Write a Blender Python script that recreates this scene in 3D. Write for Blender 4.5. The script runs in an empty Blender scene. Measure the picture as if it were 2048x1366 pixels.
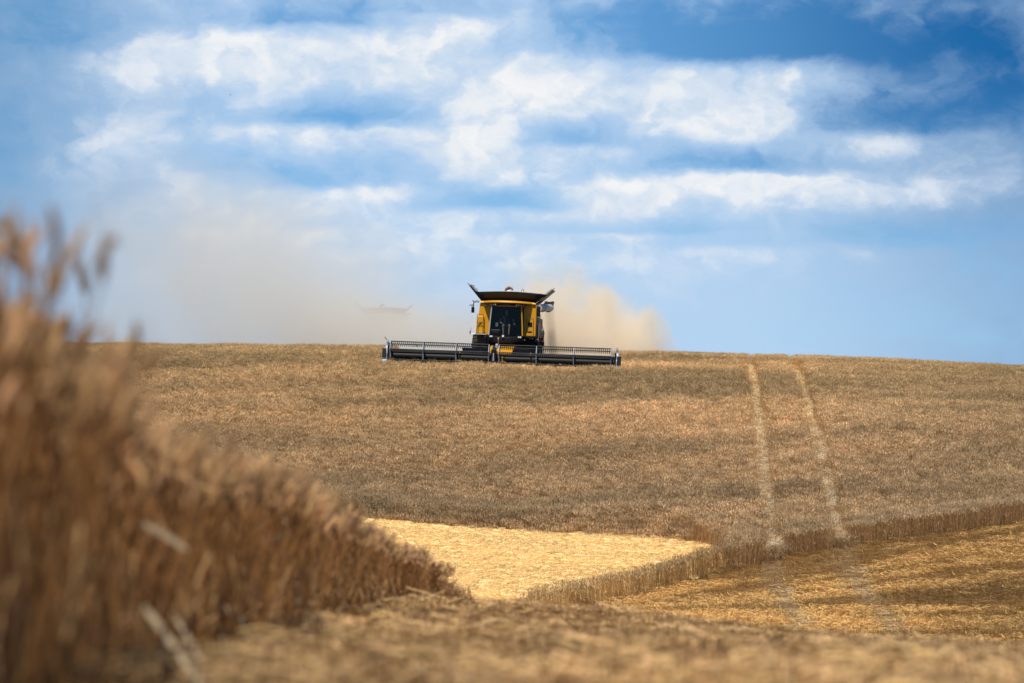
import bpy, math, random
import numpy as np
from mathutils import Vector, Matrix

SC = bpy.context.scene
C = SC.collection
rng = np.random.default_rng(11)
random.seed(5)
R = math.radians
F = 5689.0                       # focal length in photograph pixels (100 mm on a 36 mm wide frame, 2048 px)

# ------------------------------------------------------------------ camera
cam = bpy.data.cameras.new('camera')
cam.lens = 100.0
cam.sensor_width = 36.0
cam.clip_start = 0.05
cam.clip_end = 6000.0
cam.dof.use_dof = True
cam.dof.focus_distance = 142.0
cam.dof.aperture_fstop = 2.3
camo = bpy.data.objects.new('camera', cam)
C.objects.link(camo)
camo.location = (0, 0, 0)
camo.rotation_euler = (R(90), 0, 0)
SC.camera = camo

# ------------------------------------------------------------------ sky, sun, exposure
SUN_EL, SUN_AZ = R(62), R(-168)   # azimuth from +Y (view direction) towards +X
sun = bpy.data.lights.new('sun', 'SUN')
sun.energy = 4.5
sun.angle = R(0.53)
sun.color = (1.0, 0.95, 0.87)
suno = bpy.data.objects.new('sun', sun)
C.objects.link(suno)
to_sun = Vector((math.sin(SUN_AZ) * math.cos(SUN_EL), math.cos(SUN_AZ) * math.cos(SUN_EL), math.sin(SUN_EL)))
suno.rotation_euler = to_sun.to_track_quat('Z', 'Y').to_euler()

SC.view_settings.view_transform = 'Standard'
SC.view_settings.look = 'None'
SC.view_settings.exposure = 0.0
SC.view_settings.gamma = 1.0
SC.view_settings.use_curve_mapping = False
SC.cycles.max_bounces = 8
SC.cycles.diffuse_bounces = 3
SC.cycles.glossy_bounces = 3
SC.cycles.transmission_bounces = 4
SC.cycles.transparent_max_bounces = 12
SC.cycles.volume_bounces = 8
SC.cycles.volume_step_rate = 4.0
SC.cycles.volume_max_steps = 128
SC.cycles.use_denoising = True
SC.cycles.denoiser = 'OPENIMAGEDENOISE'
SC.cycles.denoising_input_passes = 'RGB_ALBEDO_NORMAL'
SC.cycles.sample_clamp_indirect = 6.0


class NT:
    """short hand for building node trees"""
    def __init__(s, tree):
        s.t = tree
        tree.nodes.clear()

    def n(s, kind, **kw):
        nd = s.t.nodes.new(kind)
        for k, v in kw.items():
            setattr(nd, k, v)
        return nd

    def set(s, sock, v):
        if isinstance(v, bpy.types.NodeSocket):
            s.t.links.new(v, sock)
        elif v is not None:
            sock.default_value = v

    def math(s, op, a, b=None, c=None, clamp=False):
        nd = s.n('ShaderNodeMath', operation=op, use_clamp=clamp)
        for i, v in enumerate((a, b, c)):
            s.set(nd.inputs[i], v)
        return nd.outputs[0]

    def vec(s, op, a, b=None, scale=None):
        nd = s.n('ShaderNodeVectorMath', operation=op)
        s.set(nd.inputs[0], a)
        if b is not None:
            s.set(nd.inputs[1], b)
        if scale is not None:
            s.set(nd.inputs['Scale'], scale)
        return nd.outputs['Value'] if op in ('DOT_PRODUCT', 'LENGTH') else nd.outputs[0]

    def noise(s, vec, scale, detail=4, rough=0.55, dist=0.0):
        nd = s.n('ShaderNodeTexNoise')
        s.set(nd.inputs['Vector'], vec)
        nd.inputs['Scale'].default_value = scale
        nd.inputs['Detail'].default_value = detail
        nd.inputs['Roughness'].default_value = rough
        nd.inputs['Distortion'].default_value = dist
        return nd

    def mix(s, fac, a, b, blend='MIX'):
        nd = s.n('ShaderNodeMix', data_type='RGBA', blend_type=blend)
        s.set(nd.inputs['Factor'], fac)
        s.set(nd.inputs['A'] if False else nd.inputs[6], a)
        s.set(nd.inputs[7], b)
        return nd.outputs[2]

    def ramp(s, fac, lo, hi, a=0.0, b=1.0, kind='SMOOTHSTEP'):
        nd = s.n('ShaderNodeMapRange', interpolation_type=kind)
        s.set(nd.inputs[0], fac)
        nd.inputs[1].default_value = lo
        nd.inputs[2].default_value = hi
        nd.inputs[3].default_value = a
        nd.inputs[4].default_value = b
        return nd.outputs[0]

    def xyz(s, x, y, z):
        nd = s.n('ShaderNodeCombineXYZ')
        s.set(nd.inputs[0], x); s.set(nd.inputs[1], y); s.set(nd.inputs[2], z)
        return nd.outputs[0]

    def sep(s, v):
        nd = s.n('ShaderNodeSeparateXYZ')
        s.set(nd.inputs[0], v)
        return nd.outputs


def c4(c):
    return (c[0], c[1], c[2], 1.0)


def build_world():
    w = bpy.data.worlds.new('World')
    SC.world = w
    w.use_nodes = True
    N = NT(w.node_tree)
    tc = N.n('ShaderNodeTexCoord')
    d = tc.outputs['Generated']
    x, y, z = N.sep(d)
    hyp = N.math('SQRT', N.math('ADD', N.math('MULTIPLY', x, x), N.math('MULTIPLY', y, y)))
    u = N.math('MULTIPLY', N.math('ARCTAN2', x, y), F / 1000)          # bearing
    v = N.math('MULTIPLY', N.math('ARCTAN2', z, hyp), F / 1000)        # height over the horizon
    # blue sky: the low sky of a hazy model is too white, so a higher slice of it is used
    sky = N.n('ShaderNodeTexSky', sky_type='NISHITA')
    sky.sun_disc = False
    sky.sun_elevation = SUN_EL
    sky.sun_rotation = SUN_AZ
    sky.altitude = 200
    sky.air_density = 1.0
    sky.dust_density = 0.4
    sky.ozone_density = 2.0
    dv = N.xyz(x, y, N.math('ADD', N.math('MAXIMUM', z, 0.0), 0.12))
    N.set(sky.inputs[0], N.vec('NORMALIZE', dv))
    blue = N.n('ShaderNodeHueSaturation')
    blue.inputs['Saturation'].default_value = 1.25
    N.set(blue.inputs['Color'], sky.outputs[0])
    tint = N.mix(1.0, blue.outputs[0], c4((1.0, 1.27, 1.36)), 'MULTIPLY')
    deep = N.math('MULTIPLY', N.ramp(u, 0.0, 1.05), N.ramp(v, 0.0, 0.62))
    tint = N.mix(deep, tint, c4((0.10, 1.35, 3.9)))
    tint = N.mix(N.math('MULTIPLY', N.ramp(u, -0.5, -1.15), 0.6), tint, c4((1.0, 2.9, 5.2)))
    # pale band above the ground, clearer and deeper blue up and to the right
    uv = N.xyz(u, v, 0.0)
    warp = N.noise(N.vec('MULTIPLY', uv, (1.0, 1.6, 1.0)), 5.5, 5, 0.6)
    wv = N.vec('MULTIPLY', N.vec('SUBTRACT', warp.outputs['Color'], (0.5, 0.5, 0.5)), (0.19, 0.10, 0.0))
    uw = N.vec('ADD', uv, wv)
    acc = None

    lumps = [(330, 130, 130, 48, .55), (480, 110, 90, 48, .6), (560, 170, 95, 50, .5), (740, 130, 130, 50, .60), (860, 70, 190, 70, .32),
             (1085, 150, 95, 62, .72), (1340, 200, 165, 70, .75), (1500, 245, 150, 32, .4), (1150, 222, 36, 20, .5),
             (940, 320, 135, 70, .68), (985, 215, 170, 60, .45), (1570, 165, 150, 45, .36), (1760, 305, 220, 38, .50),
             (1520, 375, 170, 40, .62), (1640, 400, 200, 40, .25), (790, 385, 75, 24, .7), (640, 388, 160, 28, .40),
             (1240, 392, 140, 42, .85), (1180, 420, 90, 26, .4), (900, 130, 170, 80, .38), (640, 268, 240, 24, .40), (1840, 390, 130, 28, .55), (1520, 430, 60, 14, .25),
             (1150, 330, 200, 40, .30), (200, 220, 230, 130, .30), (300, 330, 260, 70, .22), (1000, 470, 520, 45, .34),
             (1700, 500, 320, 30, .24), (1000, 560, 520, 70, .25), (520, 440, 300, 60, .25), (330, 90, 200, 60, .2)]
    holes = [(660, 232, 210, 24, -1.0), (760, 222, 90, 18, -.5), (1010, 398, 190, 24, -1.35), (1480, 320, 300, 26, -.95), (1130, 275, 120, 20, -.85),
             (1350, 70, 330, 50, -1.0), (1650, 70, 330, 70, -.9), (1980, 170, 230, 90, -.9), (650, 34, 150, 22, -.95),
             (640, 350, 210, 26, -.85), (1680, 470, 330, 26, -.75), (120, 60, 230, 50, -.5), (450, 330, 120, 22, -.4),
             (1130, 452, 240, 14, -.45), (1950, 500, 200, 50, -.45), (1800, 250, 240, 24, -.6),
             (30, 340, 130, 130, -.5), (40, 150, 180, 110, -.35), (1750, 640, 400, 50, -.25), (1300, 455, 160, 10, -.4), (830, 15, 120, 16, -.5)]
    uh = N.vec('ADD', uv, N.vec('SCALE', wv, scale=0.4))
    ul = N.vec('ADD', uv, N.vec('SCALE', wv, scale=0.95))

    def heap(px, py, rx, ry, wt, acc):
        # crisp crown, long soft skirt
        cx, cy = (px - 1024) / 1000, (683 - py + ry * .25) / 1000
        q = N.sep(N.vec('SUBTRACT', ul, (cx, cy, 0)))
        yy = N.math('ADD', N.math('MULTIPLY', N.math('MAXIMUM', q[1], 0.0), 1000 / (ry * .75)), N.math('MULTIPLY', N.math('MINIMUM', q[1], 0.0), 1000 / (ry * 1.5)))
        xx = N.math('MULTIPLY', q[0], 1000 / rx)
        r2 = N.math('ADD', N.math('MULTIPLY', xx, xx), N.math('MULTIPLY', yy, yy))
        return N.math('MULTIPLY_ADD', N.math('POWER', 2.71828, N.math('MULTIPLY', r2, -1.0)), wt, acc if acc is not None else 0.0)
    for b in lumps:
        acc = heap(*b, acc)

    def base_shade(px, py, rx, ry, wt, acc):
        # blue underside: soft upwards, ending in a level lower edge
        cx, cy = (px - 1024) / 1000, (683 - py - ry * .5) / 1000
        q = N.sep(N.vec('SUBTRACT', uh, (cx, cy, 0)))
        yy = N.math('ADD', N.math('MULTIPLY', N.math('MAXIMUM', q[1], 0.0), 1000 / (ry * 2.0)), N.math('MULTIPLY', N.math('MINIMUM', q[1], 0.0), 1000 / (ry * .55)))
        xx = N.math('MULTIPLY', q[0], 1000 / rx)
        r2 = N.math('ADD', N.math('MULTIPLY', xx, xx), N.math('MULTIPLY', yy, yy))
        return N.math('MULTIPLY_ADD', N.math('POWER', 2.71828, N.math('MULTIPLY', r2, -1.0)), wt, acc)
    for b in holes:
        acc = base_shade(*b[:4], b[4] * .85, acc)
    st = N.vec('MULTIPLY', uv, (1.0, 2.1, 1.0))
    n1 = N.noise(N.vec('ADD', st, N.vec('SCALE', wv, scale=1.2)), 7.0, 8, 0.60).outputs['Fac']
    n2 = N.noise(N.vec('ADD', uv, N.vec('SCALE', wv, scale=2.0)), 19.0, 6, 0.62).outputs['Fac']
    def billow(off):
        vo = N.n('ShaderNodeTexVoronoi', feature='SMOOTH_F1', normalize=True, voronoi_dimensions='2D')
        N.set(vo.inputs['Vector'], N.vec('ADD', N.vec('ADD', N.vec('MULTIPLY', uv, (1.0, 1.25, 1.0)), N.vec('SCALE', wv, scale=.9)), off))
        vo.inputs['Scale'].default_value = 6.5
        vo.inputs['Detail'].default_value = 2.5
        vo.inputs['Roughness'].default_value = 0.5
        vo.inputs['Smoothness'].default_value = 0.6
        return N.math('SUBTRACT', 1.0, vo.outputs['Distance'])
    b1, b2 = billow((0, 0, 0)), billow((-0.016, 0.034, 0))
    amp = N.ramp(v, 0.06, 0.30, 0.45, 1.0)
    n1 = N.math('MULTIPLY_ADD', N.math('SUBTRACT', n1, 0.5), amp, 0.5)
    b1 = N.math('MULTIPLY_ADD', N.math('SUBTRACT', b1, 0.62), amp, 0.62)
    n2 = N.math('MULTIPLY_ADD', N.math('SUBTRACT', n2, 0.5), amp, 0.5)
    body = N.math('ADD', acc, N.math('MULTIPLY', N.math('SUBTRACT', n1, 0.5), 0.95))
    body = N.math('ADD', body, N.math('MULTIPLY', N.math('SUBTRACT', n2, 0.5), 0.62))
    body = N.math('ADD', body, N.math('MULTIPLY', N.math('SUBTRACT', b1, 0.62), 1.35))
    veil = N.ramp(body, -0.85, 0.32)
    puff = N.ramp(body, 0.08, 0.92)
    low = N.ramp(v, 0.9, 1.8, 1.0, 0.25)
    veil = N.math('MULTIPLY', veil, low)
    puff = N.math('MULTIPLY', puff, low)
    # sunny side and grey side of the billows
    lit = N.ramp(N.math('SUBTRACT', b1, b2), -0.10, 0.10)
    n3 = N.noise(N.vec('ADD', uv, N.vec('SCALE', wv, scale=3.0)), 13.0, 7, 0.6).outputs['Fac']
    lit = N.math('MULTIPLY_ADD', lit, 0.6, N.math('MULTIPLY', N.ramp(n3, 0.32, 0.62), 0.4))
    cw = N.mix(lit, c4((6.2, 7.5, 9.1)), c4((9.5, 9.6, 9.75)))
    haze_c = c4((5.4, 7.3, 9.4))
    hor = N.ramp(v, 0.02, 0.42, 0.62, 0.0)
    # the far right of the low sky stays bluer
    side = N.ramp(u, 0.15, 1.15, 1.0, 0.35)
    base = N.mix(N.math('MULTIPLY', hor, side), tint, haze_c)
    edge = N.ramp(N.math('ABSOLUTE', N.math('ADD', u, 0.02)), 0.45, 1.15)
    vc = N.mix(edge, c4((5.1, 6.9, 9.2)), c4((2.7, 4.3, 6.6)))
    c1 = N.mix(N.math('MULTIPLY', veil, 0.82), base, vc)
    col = N.mix(puff, c1, N.mix(N.math('MULTIPLY', edge, 0.75), cw, c4((4.9, 6.4, 8.6))))
    bg = N.n('ShaderNodeBackground')
    bg.inputs['Strength'].default_value = 0.095
    N.set(bg.inputs['Color'], col)
    out = N.n('ShaderNodeOutputWorld')
    N.t.links.new(bg.outputs[0], out.inputs[0])
    w.cycles.sampling_method = 'MANUAL'
    w.cycles.sample_map_resolution = 512


build_world()

# ------------------------------------------------------------------ helpers

def tag(o, label=None, cat=None, group=None, kind=None):
    if label: o['label'] = label
    if cat: o['category'] = cat
    if group: o['group'] = group
    if kind: o['kind'] = kind
    return o


def empty(name, loc=(0, 0, 0), rot=(0, 0, 0)):
    o = bpy.data.objects.new(name, None)
    o.empty_display_size = 0.3
    C.objects.link(o)
    o.location = loc
    o.rotation_euler = rot
    return o


def copy_tree(o, parent=None):
    c = o.copy()
    C.objects.link(c)
    if parent: c.parent = parent
    for ch in o.children:
        copy_tree(ch, c)
    return c


class MB:
    """collects shapes; build() links them as one mesh object"""
    def __init__(s):
        s.v, s.f = [], []

    def add(s, vs, fs):
        b = len(s.v)
        s.v += [tuple(p) for p in vs]
        s.f += [tuple(i + b for i in f) for f in fs]
        return s

    def box(s, x0, x1, y0, y1, z0, z1, ch=0.0):
        return s.prism([(x0 + ch, y0), (x1 - ch, y0), (x1, y0 + ch), (x1, y1 - ch), (x1 - ch, y1), (x0 + ch, y1), (x0, y1 - ch), (x0, y0 + ch)] if ch
                       else [(x0, y0), (x1, y0), (x1, y1), (x0, y1)], z0, z1, 'z')

    def prism(s, pts, a, b, axis='z'):
        """outline extruded along an axis; outline given in the other two axes in order"""
        def P(p, t):
            return (p[0], p[1], t) if axis == 'z' else (p[0], t, p[1]) if axis == 'y' else (t, p[0], p[1])
        n = len(pts)
        vs = [P(p, a) for p in pts] + [P(p, b) for p in pts]
        fs = [tuple(range(n))[::-1], tuple(range(n, 2 * n))] + [(i, (i + 1) % n, n + (i + 1) % n, n + i) for i in range(n)]
        return s.add(vs, fs)

    def loft(s, rings, caps=True, closed=True):
        n = len(rings[0])
        vs = [p for r in rings for p in r]
        fs = []
        for k in range(len(rings) - 1):
            for i in range(n if closed else n - 1):
                j = (i + 1) % n
                fs.append((k * n + i, k * n + j, (k + 1) * n + j, (k + 1) * n + i))
        if caps and closed:
            fs.append(tuple(range(n))[::-1])
            fs.append(tuple(range((len(rings) - 1) * n, len(rings) * n)))
        return s.add(vs, fs)

    def tube(s, path, r, n=8, caps=True):
        path = [Vector(p) for p in path]
        rs = r if isinstance(r, (list, tuple)) else [r] * len(path)
        rings = []
        up = None
        for i, p in enumerate(path):
            t = (path[min(i + 1, len(path) - 1)] - path[max(i - 1, 0)]).normalized()
            if up is None:
                up = Vector((0, 0, 1)) if abs(t.z) < .9 else Vector((1, 0, 0))
            a = t.cross(up).normalized()
            b = a.cross(t).normalized()
            up = b
            rings.append([p + (a * math.cos(2 * math.pi * k / n) + b * math.sin(2 * math.pi * k / n)) * rs[i] for k in range(n)])
        return s.loft(rings, caps)

    def plate(s, quad, th):
        """a flat panel given by its corners, with thickness"""
        q = [Vector(p) for p in quad]
        nrm = (q[1] - q[0]).cross(q[-1] - q[0]).normalized() * th
        n = len(q)
        return s.add(q + [p + nrm for p in q], [tuple(range(n))[::-1], tuple(range(n, 2 * n))] + [(i, (i + 1) % n, n + (i + 1) % n, n + i) for i in range(n)])

    def build(s, name, mat, parent=None, smooth=False, bevel=0.0, seg=2, normals=True):
        me = bpy.data.meshes.new(name)
        me.from_pydata([tuple(p) for p in s.v], [], s.f)
        if normals:
            import bmesh
            bm = bmesh.new(); bm.from_mesh(me)
            bmesh.ops.recalc_face_normals(bm, faces=bm.faces)
            bm.to_mesh(me); bm.free()
        me.materials.append(mat)
        if smooth:
            for p in me.polygons: p.use_smooth = True
            me.set_sharp_from_angle(angle=R(40))
        o = bpy.data.objects.new(name, me)
        C.objects.link(o)
        if parent: o.parent = parent
        if bevel:
            m = o.modifiers.new('bevel', 'BEVEL')
            m.width = bevel; m.segments = seg; m.limit_method = 'ANGLE'
        return o


def arc(cx, cz, r, a0, a1, n):
    return [(cx + r * math.cos(R(a0 + (a1 - a0) * i / n)), cz + r * math.sin(R(a0 + (a1 - a0) * i / n))) for i in range(n + 1)]


# ------------------------------------------------------------------ the lie of the land
def P3(px, py, d, up=0.0):
    return ((px - 1024) / F * d, d, (683 - py) / F * d - up)


H = 0.78          # height of the ripe wheat
ctrl = [
    # ground by the camera and the near ridge
    (-6, -12, 0.0), (6, -12, -0.1), (-1, 0, -0.52), (-4, 0, -0.45), (4, 0, -0.62),
    (-1.2, 5, -0.80), (-5, 6, -0.80), (1.5, 5, -0.90), (-1.2, 8, -1.05), (1.5, 8, -1.14), (-1.25, 12, -1.40), (1.5, 12, -1.48), (-1.2, 16, -1.72), (-6, 14, -1.45), (3, 10, -1.36),
    (0, 17, -1.90), (6, 17, -2.12), (-1.2, 22, -2.22), (0, 25, -2.56), P3(700, 1222, 30), P3(950, 1228, 30), P3(1250, 1252, 30), P3(1750, 1312, 30), P3(2040, 1326, 30),
    (-6, 30, -2.5), (-12, 25, -1.8), (12, 28, -3.4), (-1, 37, -4.0), (3, 37, -4.15), (9, 37, -4.5), (-12, 45, -4.6),
    (-6, 47, -5.5), (0, 47, -5.7), (10, 47, -6.0), (20, 45, -5.5),
    # valley
    P3(1300, 1250, 66), P3(1700, 1290, 64), P3(2040, 1300, 64), P3(1000, 1245, 66), (-12, 66, -6.3),
    P3(1170, 1224, 82), P3(1300, 1190, 86), P3(1435, 1150, 90), P3(1560, 1122, 92), P3(1700, 1098, 92), P3(1850, 1078, 93), P3(2040, 1052, 93),
    P3(1700, 1200, 78), P3(2040, 1180, 78), P3(1040, 1245, 79), P3(1440, 1215, 76),
    # golden strip
    P3(960, 1190, 84), P3(800, 1100, 93), P3(720, 1042, 100), P3(1000, 1066, 100), P3(1250, 1087, 98), P3(1200, 1130, 92), P3(400, 1020, 104), P3(400, 1100, 92),
    # hillside (canopy line minus the crop)
    P3(300, 1000, 106, H), P3(1000, 1010, 106, H), P3(1000, 870, 120, H), P3(1000, 780, 133, H), P3(300, 800, 130, H), P3(300, 692, 158, H),
    P3(1350, 1000, 103, H), P3(1500, 850, 121, H), P3(1700, 900, 113, H), P3(1700, 1040, 97, H), P3(2040, 1000, 97, H), P3(2040, 850, 118, H),
    P3(740, 712, 146, H), P3(1245, 726, 146, H), (-0.35, 150, -1.62), P3(1340, 707, 157, H), P3(740, 695, 157, H), P3(1500, 713, 157, H), P3(1760, 720, 157, H),
    P3(2040, 735, 157, H), P3(180, 690, 158, H), P3(-200, 690, 158, H), P3(2300, 752, 157, H), P3(-200, 850, 125, H), P3(2300, 900, 115, H),
    P3(2300, 1010, 93), P3(2300, 1200, 74),
    (-30, 180, -1.5), (0, 180, -1.8), (30, 180, -3.2), (-11, 223, -1.75), (30, 225, -4.5), (-35, 225, -2.2), (0, 250, -3),
]
ctrl = np.array(ctrl, float)


def _phi(r2):
    return np.where(r2 > 1e-9, 0.5 * r2 * np.log(np.maximum(r2, 1e-9)), 0.0)


def _solve():
    s = 0.02
    p = ctrl[:, :2] * s
    n = len(p)
    K = _phi(((p[:, None] - p[None]) ** 2).sum(-1)) + np.eye(n) * 6e-5
    Q = np.hstack([np.ones((n, 1)), p])
    A = np.zeros((n + 3, n + 3))
    A[:n, :n] = K; A[:n, n:] = Q; A[n:, :n] = Q.T
    b = np.concatenate([ctrl[:, 2], np.zeros(3)])
    return np.linalg.solve(A, b), p, s


_W, _PT, _S = _solve()


def height(x, y):
    x = np.asarray(x, float).ravel(); y = np.asarray(y, float).ravel()
    cx = np.clip(x, -42, 42); cy = np.clip(y, -12, 240)
    out = np.empty(len(x))
    for i in range(0, len(x), 20000):
        q = np.stack([cx[i:i + 20000], cy[i:i + 20000]], 1) * _S
        k = _phi(((q[:, None] - _PT[None]) ** 2).sum(-1))
        out[i:i + 20000] = k @ _W[:-3] + _W[-3] + q @ _W[-2:]
    far = np.hypot(x - cx, y - cy)
    return out - 0.025 * np.minimum(far, 400) - 0.004 * far


def hz(x, y):
    return float(height([x], [y])[0])


# lines that divide the fields, as Y over X
def line(pts):
    a = np.array(sorted(((p - 1024) / F * d, d) for p, d in pts))
    return lambda x: np.interp(x, a[:, 0], a[:, 1])


front = line([(700, 74), (900, 76.5), (1040, 79.5), (1170, 82), (1300, 86), (1435, 90), (1560, 92), (1700, 92.3), (1850, 93), (2048, 93), (2600, 93)])
gold_top = line([(-400, 108), (400, 103.5), (720, 100), (1000, 100.3), (1250, 99.3), (1452, 96.6)])
X_TIP = (1448 - 1024) / F * 92
near_edge = lambda y: np.interp(y, [3, 5, 6, 7, 8, 9, 10, 12, 16, 22, 27, 31, 34, 37, 40], [-1.05, -1.10, -1.14, -1.18, -1.22, -1.25, -1.27, -1.28, -1.30, -1.34, -1.30, -1.02, -0.70, -0.38, -0.25])
tram1 = lambda y: 8.55 + 0.0707 * (y - 92.5)
tram2 = lambda y: 10.77 + 0.0716 * (y - 92.0)


# ------------------------------------------------------------------ materials
def principled(N, rough=0.7, spec=0.3, metal=0.0):
    b = N.n('ShaderNodeBsdfPrincipled')
    b.inputs['Roughness'].default_value = rough
    b.inputs['Specular IOR Level'].default_value = spec
    b.inputs['Metallic'].default_value = metal
    o = N.n('ShaderNodeOutputMaterial')
    N.t.links.new(b.outputs[0], o.inputs[0])
    return b, o


def newmat(name):
    m = bpy.data.materials.new(name)
    m.use_nodes = True
    return m, NT(m.node_tree)


def paint(name, col, rough=0.45, spec=0.4, metal=0.0, dirt=0.25, dirt_col=(0.30, 0.21, 0.12), scale=2.5):
    """paint or metal with field dust lying on it in irregular patches"""
    m, N = newmat(name)
    b, o = principled(N, rough, spec, metal)
    tc = N.n('ShaderNodeTexCoord').outputs['Object']
    n = N.noise(tc, scale, 8, 0.65).outputs['Fac']
    n2 = N.noise(tc, scale * 9, 5, 0.6).outputs['Fac']
    f = N.math('MULTIPLY', N.ramp(N.math('MULTIPLY_ADD', n2, 0.4, N.math('MULTIPLY', n, 0.8)), 0.45, 0.85), dirt)
    N.set(b.inputs['Base Color'], N.mix(f, c4(col), c4(dirt_col)))
    N.set(b.inputs['Roughness'], N.math('MULTIPLY_ADD', f, 0.5, rough, clamp=True))
    return m


M = {}
M['yellow'] = paint('yellow_paint', (0.72, 0.32, 0.005), 0.42, 0.35, dirt=0.18)
M['black'] = paint('black_plastic', (0.006, 0.006, 0.0065), 0.5, 0.2, dirt=0.05)
M['dark'] = paint('dark_steel', (0.018, 0.016, 0.015), 0.55, 0.3, dirt=0.25, dirt_col=(0.16, 0.11, 0.07))
M['navy'] = paint('navy_steel', (0.006, 0.008, 0.016), 0.34, 0.22, dirt=0.05)
M['tank'] = paint('tank_sheet', (0.010, 0.0085, 0.0075), 0.5, 0.3, dirt=0.15, dirt_col=(0.10, 0.07, 0.045))
M['steel'] = paint('pale_steel', (0.42, 0.46, 0.52), 0.38, 0.5, 0.3, dirt=0.25)
M['tube'] = paint('grey_tube', (0.46, 0.45, 0.45), 0.5, 0.4, dirt=0.3)
M['brown'] = paint('dusty_panel', (0.085, 0.066, 0.055), 0.7, 0.2, dirt=0.5, dirt_col=(0.17, 0.12, 0.08))
M['beige'] = paint('beige_panel', (0.42, 0.33, 0.27), 0.7, 0.2, dirt=0.4)
M['rubber'] = paint('tyre_rubber', (0.020, 0.019, 0.018), 0.85, 0.15, dirt=0.45, dirt_col=(0.15, 0.10, 0.06))
M['red'] = paint('red_lens', (0.55, 0.012, 0.01), 0.3, 0.5, dirt=0.05)
M['redcase'] = paint('dark_red_case', (0.16, 0.012, 0.014), 0.5, 0.3, dirt=0.05)
M['amber'] = paint('amber_marker', (0.72, 0.33, 0.01), 0.35, 0.4, dirt=0.1)
M['lamp'] = paint('lamp_lens', (0.72, 0.70, 0.66), 0.2, 0.6, dirt=0.2)
M['white'] = paint('white_cap', (0.80, 0.81, 0.82), 0.4, 0.4, dirt=0.15)
M['copper'] = paint('rusty_auger', (0.26, 0.11, 0.05), 0.6, 0.3, 0.2, dirt=0.35)
M['seat'] = paint('seat_cloth', (0.022, 0.022, 0.024), 0.9, 0.1, dirt=0.0)
M['skin'] = paint('skin', (0.50, 0.30, 0.21), 0.55, 0.3, dirt=0.0)
M['shirt'] = paint('dark_shirt', (0.03, 0.03, 0.034), 0.9, 0.1, dirt=0.0)
M['shorts'] = paint('dark_shorts', (0.035, 0.04, 0.05), 0.9, 0.1, dirt=0.0)
M['hair'] = paint('brown_hair', (0.05, 0.032, 0.02), 0.7, 0.2, dirt=0.0)
M['bird'] = paint('dark_feathers', (0.02, 0.02, 0.022), 0.8, 0.2, dirt=0.0)


def make_glass():
    m, N = newmat('tinted_glass')
    g = N.n('ShaderNodeBsdfGlossy')
    g.inputs['Roughness'].default_value = 0.03
    g.inputs['Color'].default_value = c4((0.85, 0.95, 0.93))
    t = N.n('ShaderNodeBsdfTransparent')
    t.inputs['Color'].default_value = c4((0.42, 0.50, 0.48))
    mx = N.n('ShaderNodeMixShader')
    mx.inputs[0].default_value = 0.022
    N.t.links.new(t.outputs[0], mx.inputs[1])
    N.t.links.new(g.outputs[0], mx.inputs[2])
    o = N.n('ShaderNodeOutputMaterial')
    N.t.links.new(mx.outputs[0], o.inputs[0])
    return m


M['glass'] = make_glass()


def plant_mat(name, rough=0.75, patch=None, trans=0.25, gain=1.0):
    """straw colours stored per stalk, with per clump and broad field variation"""
    m, N = newmat(name)
    at = N.n('ShaderNodeAttribute', attribute_name='col')
    it = N.n('ShaderNodeAttribute', attribute_name='tint', attribute_type='INSTANCER')
    col = at.outputs['Color']
    f = it.outputs['Vector']
    col = N.mix(1.0, col, f, 'MULTIPLY')
    if gain != 1.0:
        col = N.mix(1.0, col, (gain, gain, gain, 1.0), 'MULTIPLY')
    b = N.n('ShaderNodeBsdfPrincipled')
    b.inputs['Roughness'].default_value = rough
    b.inputs['Specular IOR Level'].default_value = 0.22
    N.set(b.inputs['Base Color'], col)
    tr = N.n('ShaderNodeBsdfTranslucent')
    N.set(tr.inputs['Color'], col)
    mx = N.n('ShaderNodeMixShader')
    mx.inputs[0].default_value = trans
    N.t.links.new(b.outputs[0], mx.inputs[1])
    N.t.links.new(tr.outputs[0], mx.inputs[2])
    o = N.n('ShaderNodeOutputMaterial')
    N.t.links.new(mx.outputs[0], o.inputs[0])
    return m


M['wheat'] = plant_mat('ripe_wheat')
M['straw'] = plant_mat('cut_straw', 0.6)


def plant_plain(name, col):
    """a single stalk that is an object of its own"""
    m, N = newmat(name)
    b, o = principled(N, 0.7, 0.2)
    tc = N.n('ShaderNodeTexCoord').outputs['Object']
    n = N.noise(tc, 40, 4).outputs['Fac']
    N.set(b.inputs['Base Color'], N.mix(N.ramp(n, .35, .65), c4(col), c4([q * 0.65 for q in col])))
    return m


M['ear1'] = plant_plain('ear_brown', (0.22, 0.135, 0.065))
M['stem1'] = plant_plain('stem_straw', (0.30, 0.19, 0.09))
M['pale_leaf'] = plant_plain('pale_dry_leaf', (0.46, 0.35, 0.22))


def ground_mat():
    m, N = newmat('field_soil')
    b, o = principled(N, 0.95, 0.1)
    at = N.n('ShaderNodeAttribute', attribute_name='cover').outputs['Color']
    p = N.n('ShaderNodeNewGeometry').outputs['Position']
    n = N.noise(p, 6.0, 8, 0.7).outputs['Fac']
    n2 = N.noise(p, 0.35, 4, 0.55).outputs['Fac']
    c = N.mix(N.ramp(n, .35, .68), at, N.mix(1.0, at, c4((.45, .40, .36)), 'MULTIPLY'))
    c = N.mix(N.ramp(n2, .35, .7, 0, .35), c, N.mix(1.0, c, c4((.6, .52, .45)), 'MULTIPLY'))
    N.set(b.inputs['Base Color'], c)
    bp = N.n('ShaderNodeBump')
    bp.inputs['Strength'].default_value = 0.6
    bp.inputs['Distance'].default_value = 0.03
    N.set(bp.inputs['Height'], n)
    N.t.links.new(bp.outputs[0], b.inputs['Normal'])
    return m


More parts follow.
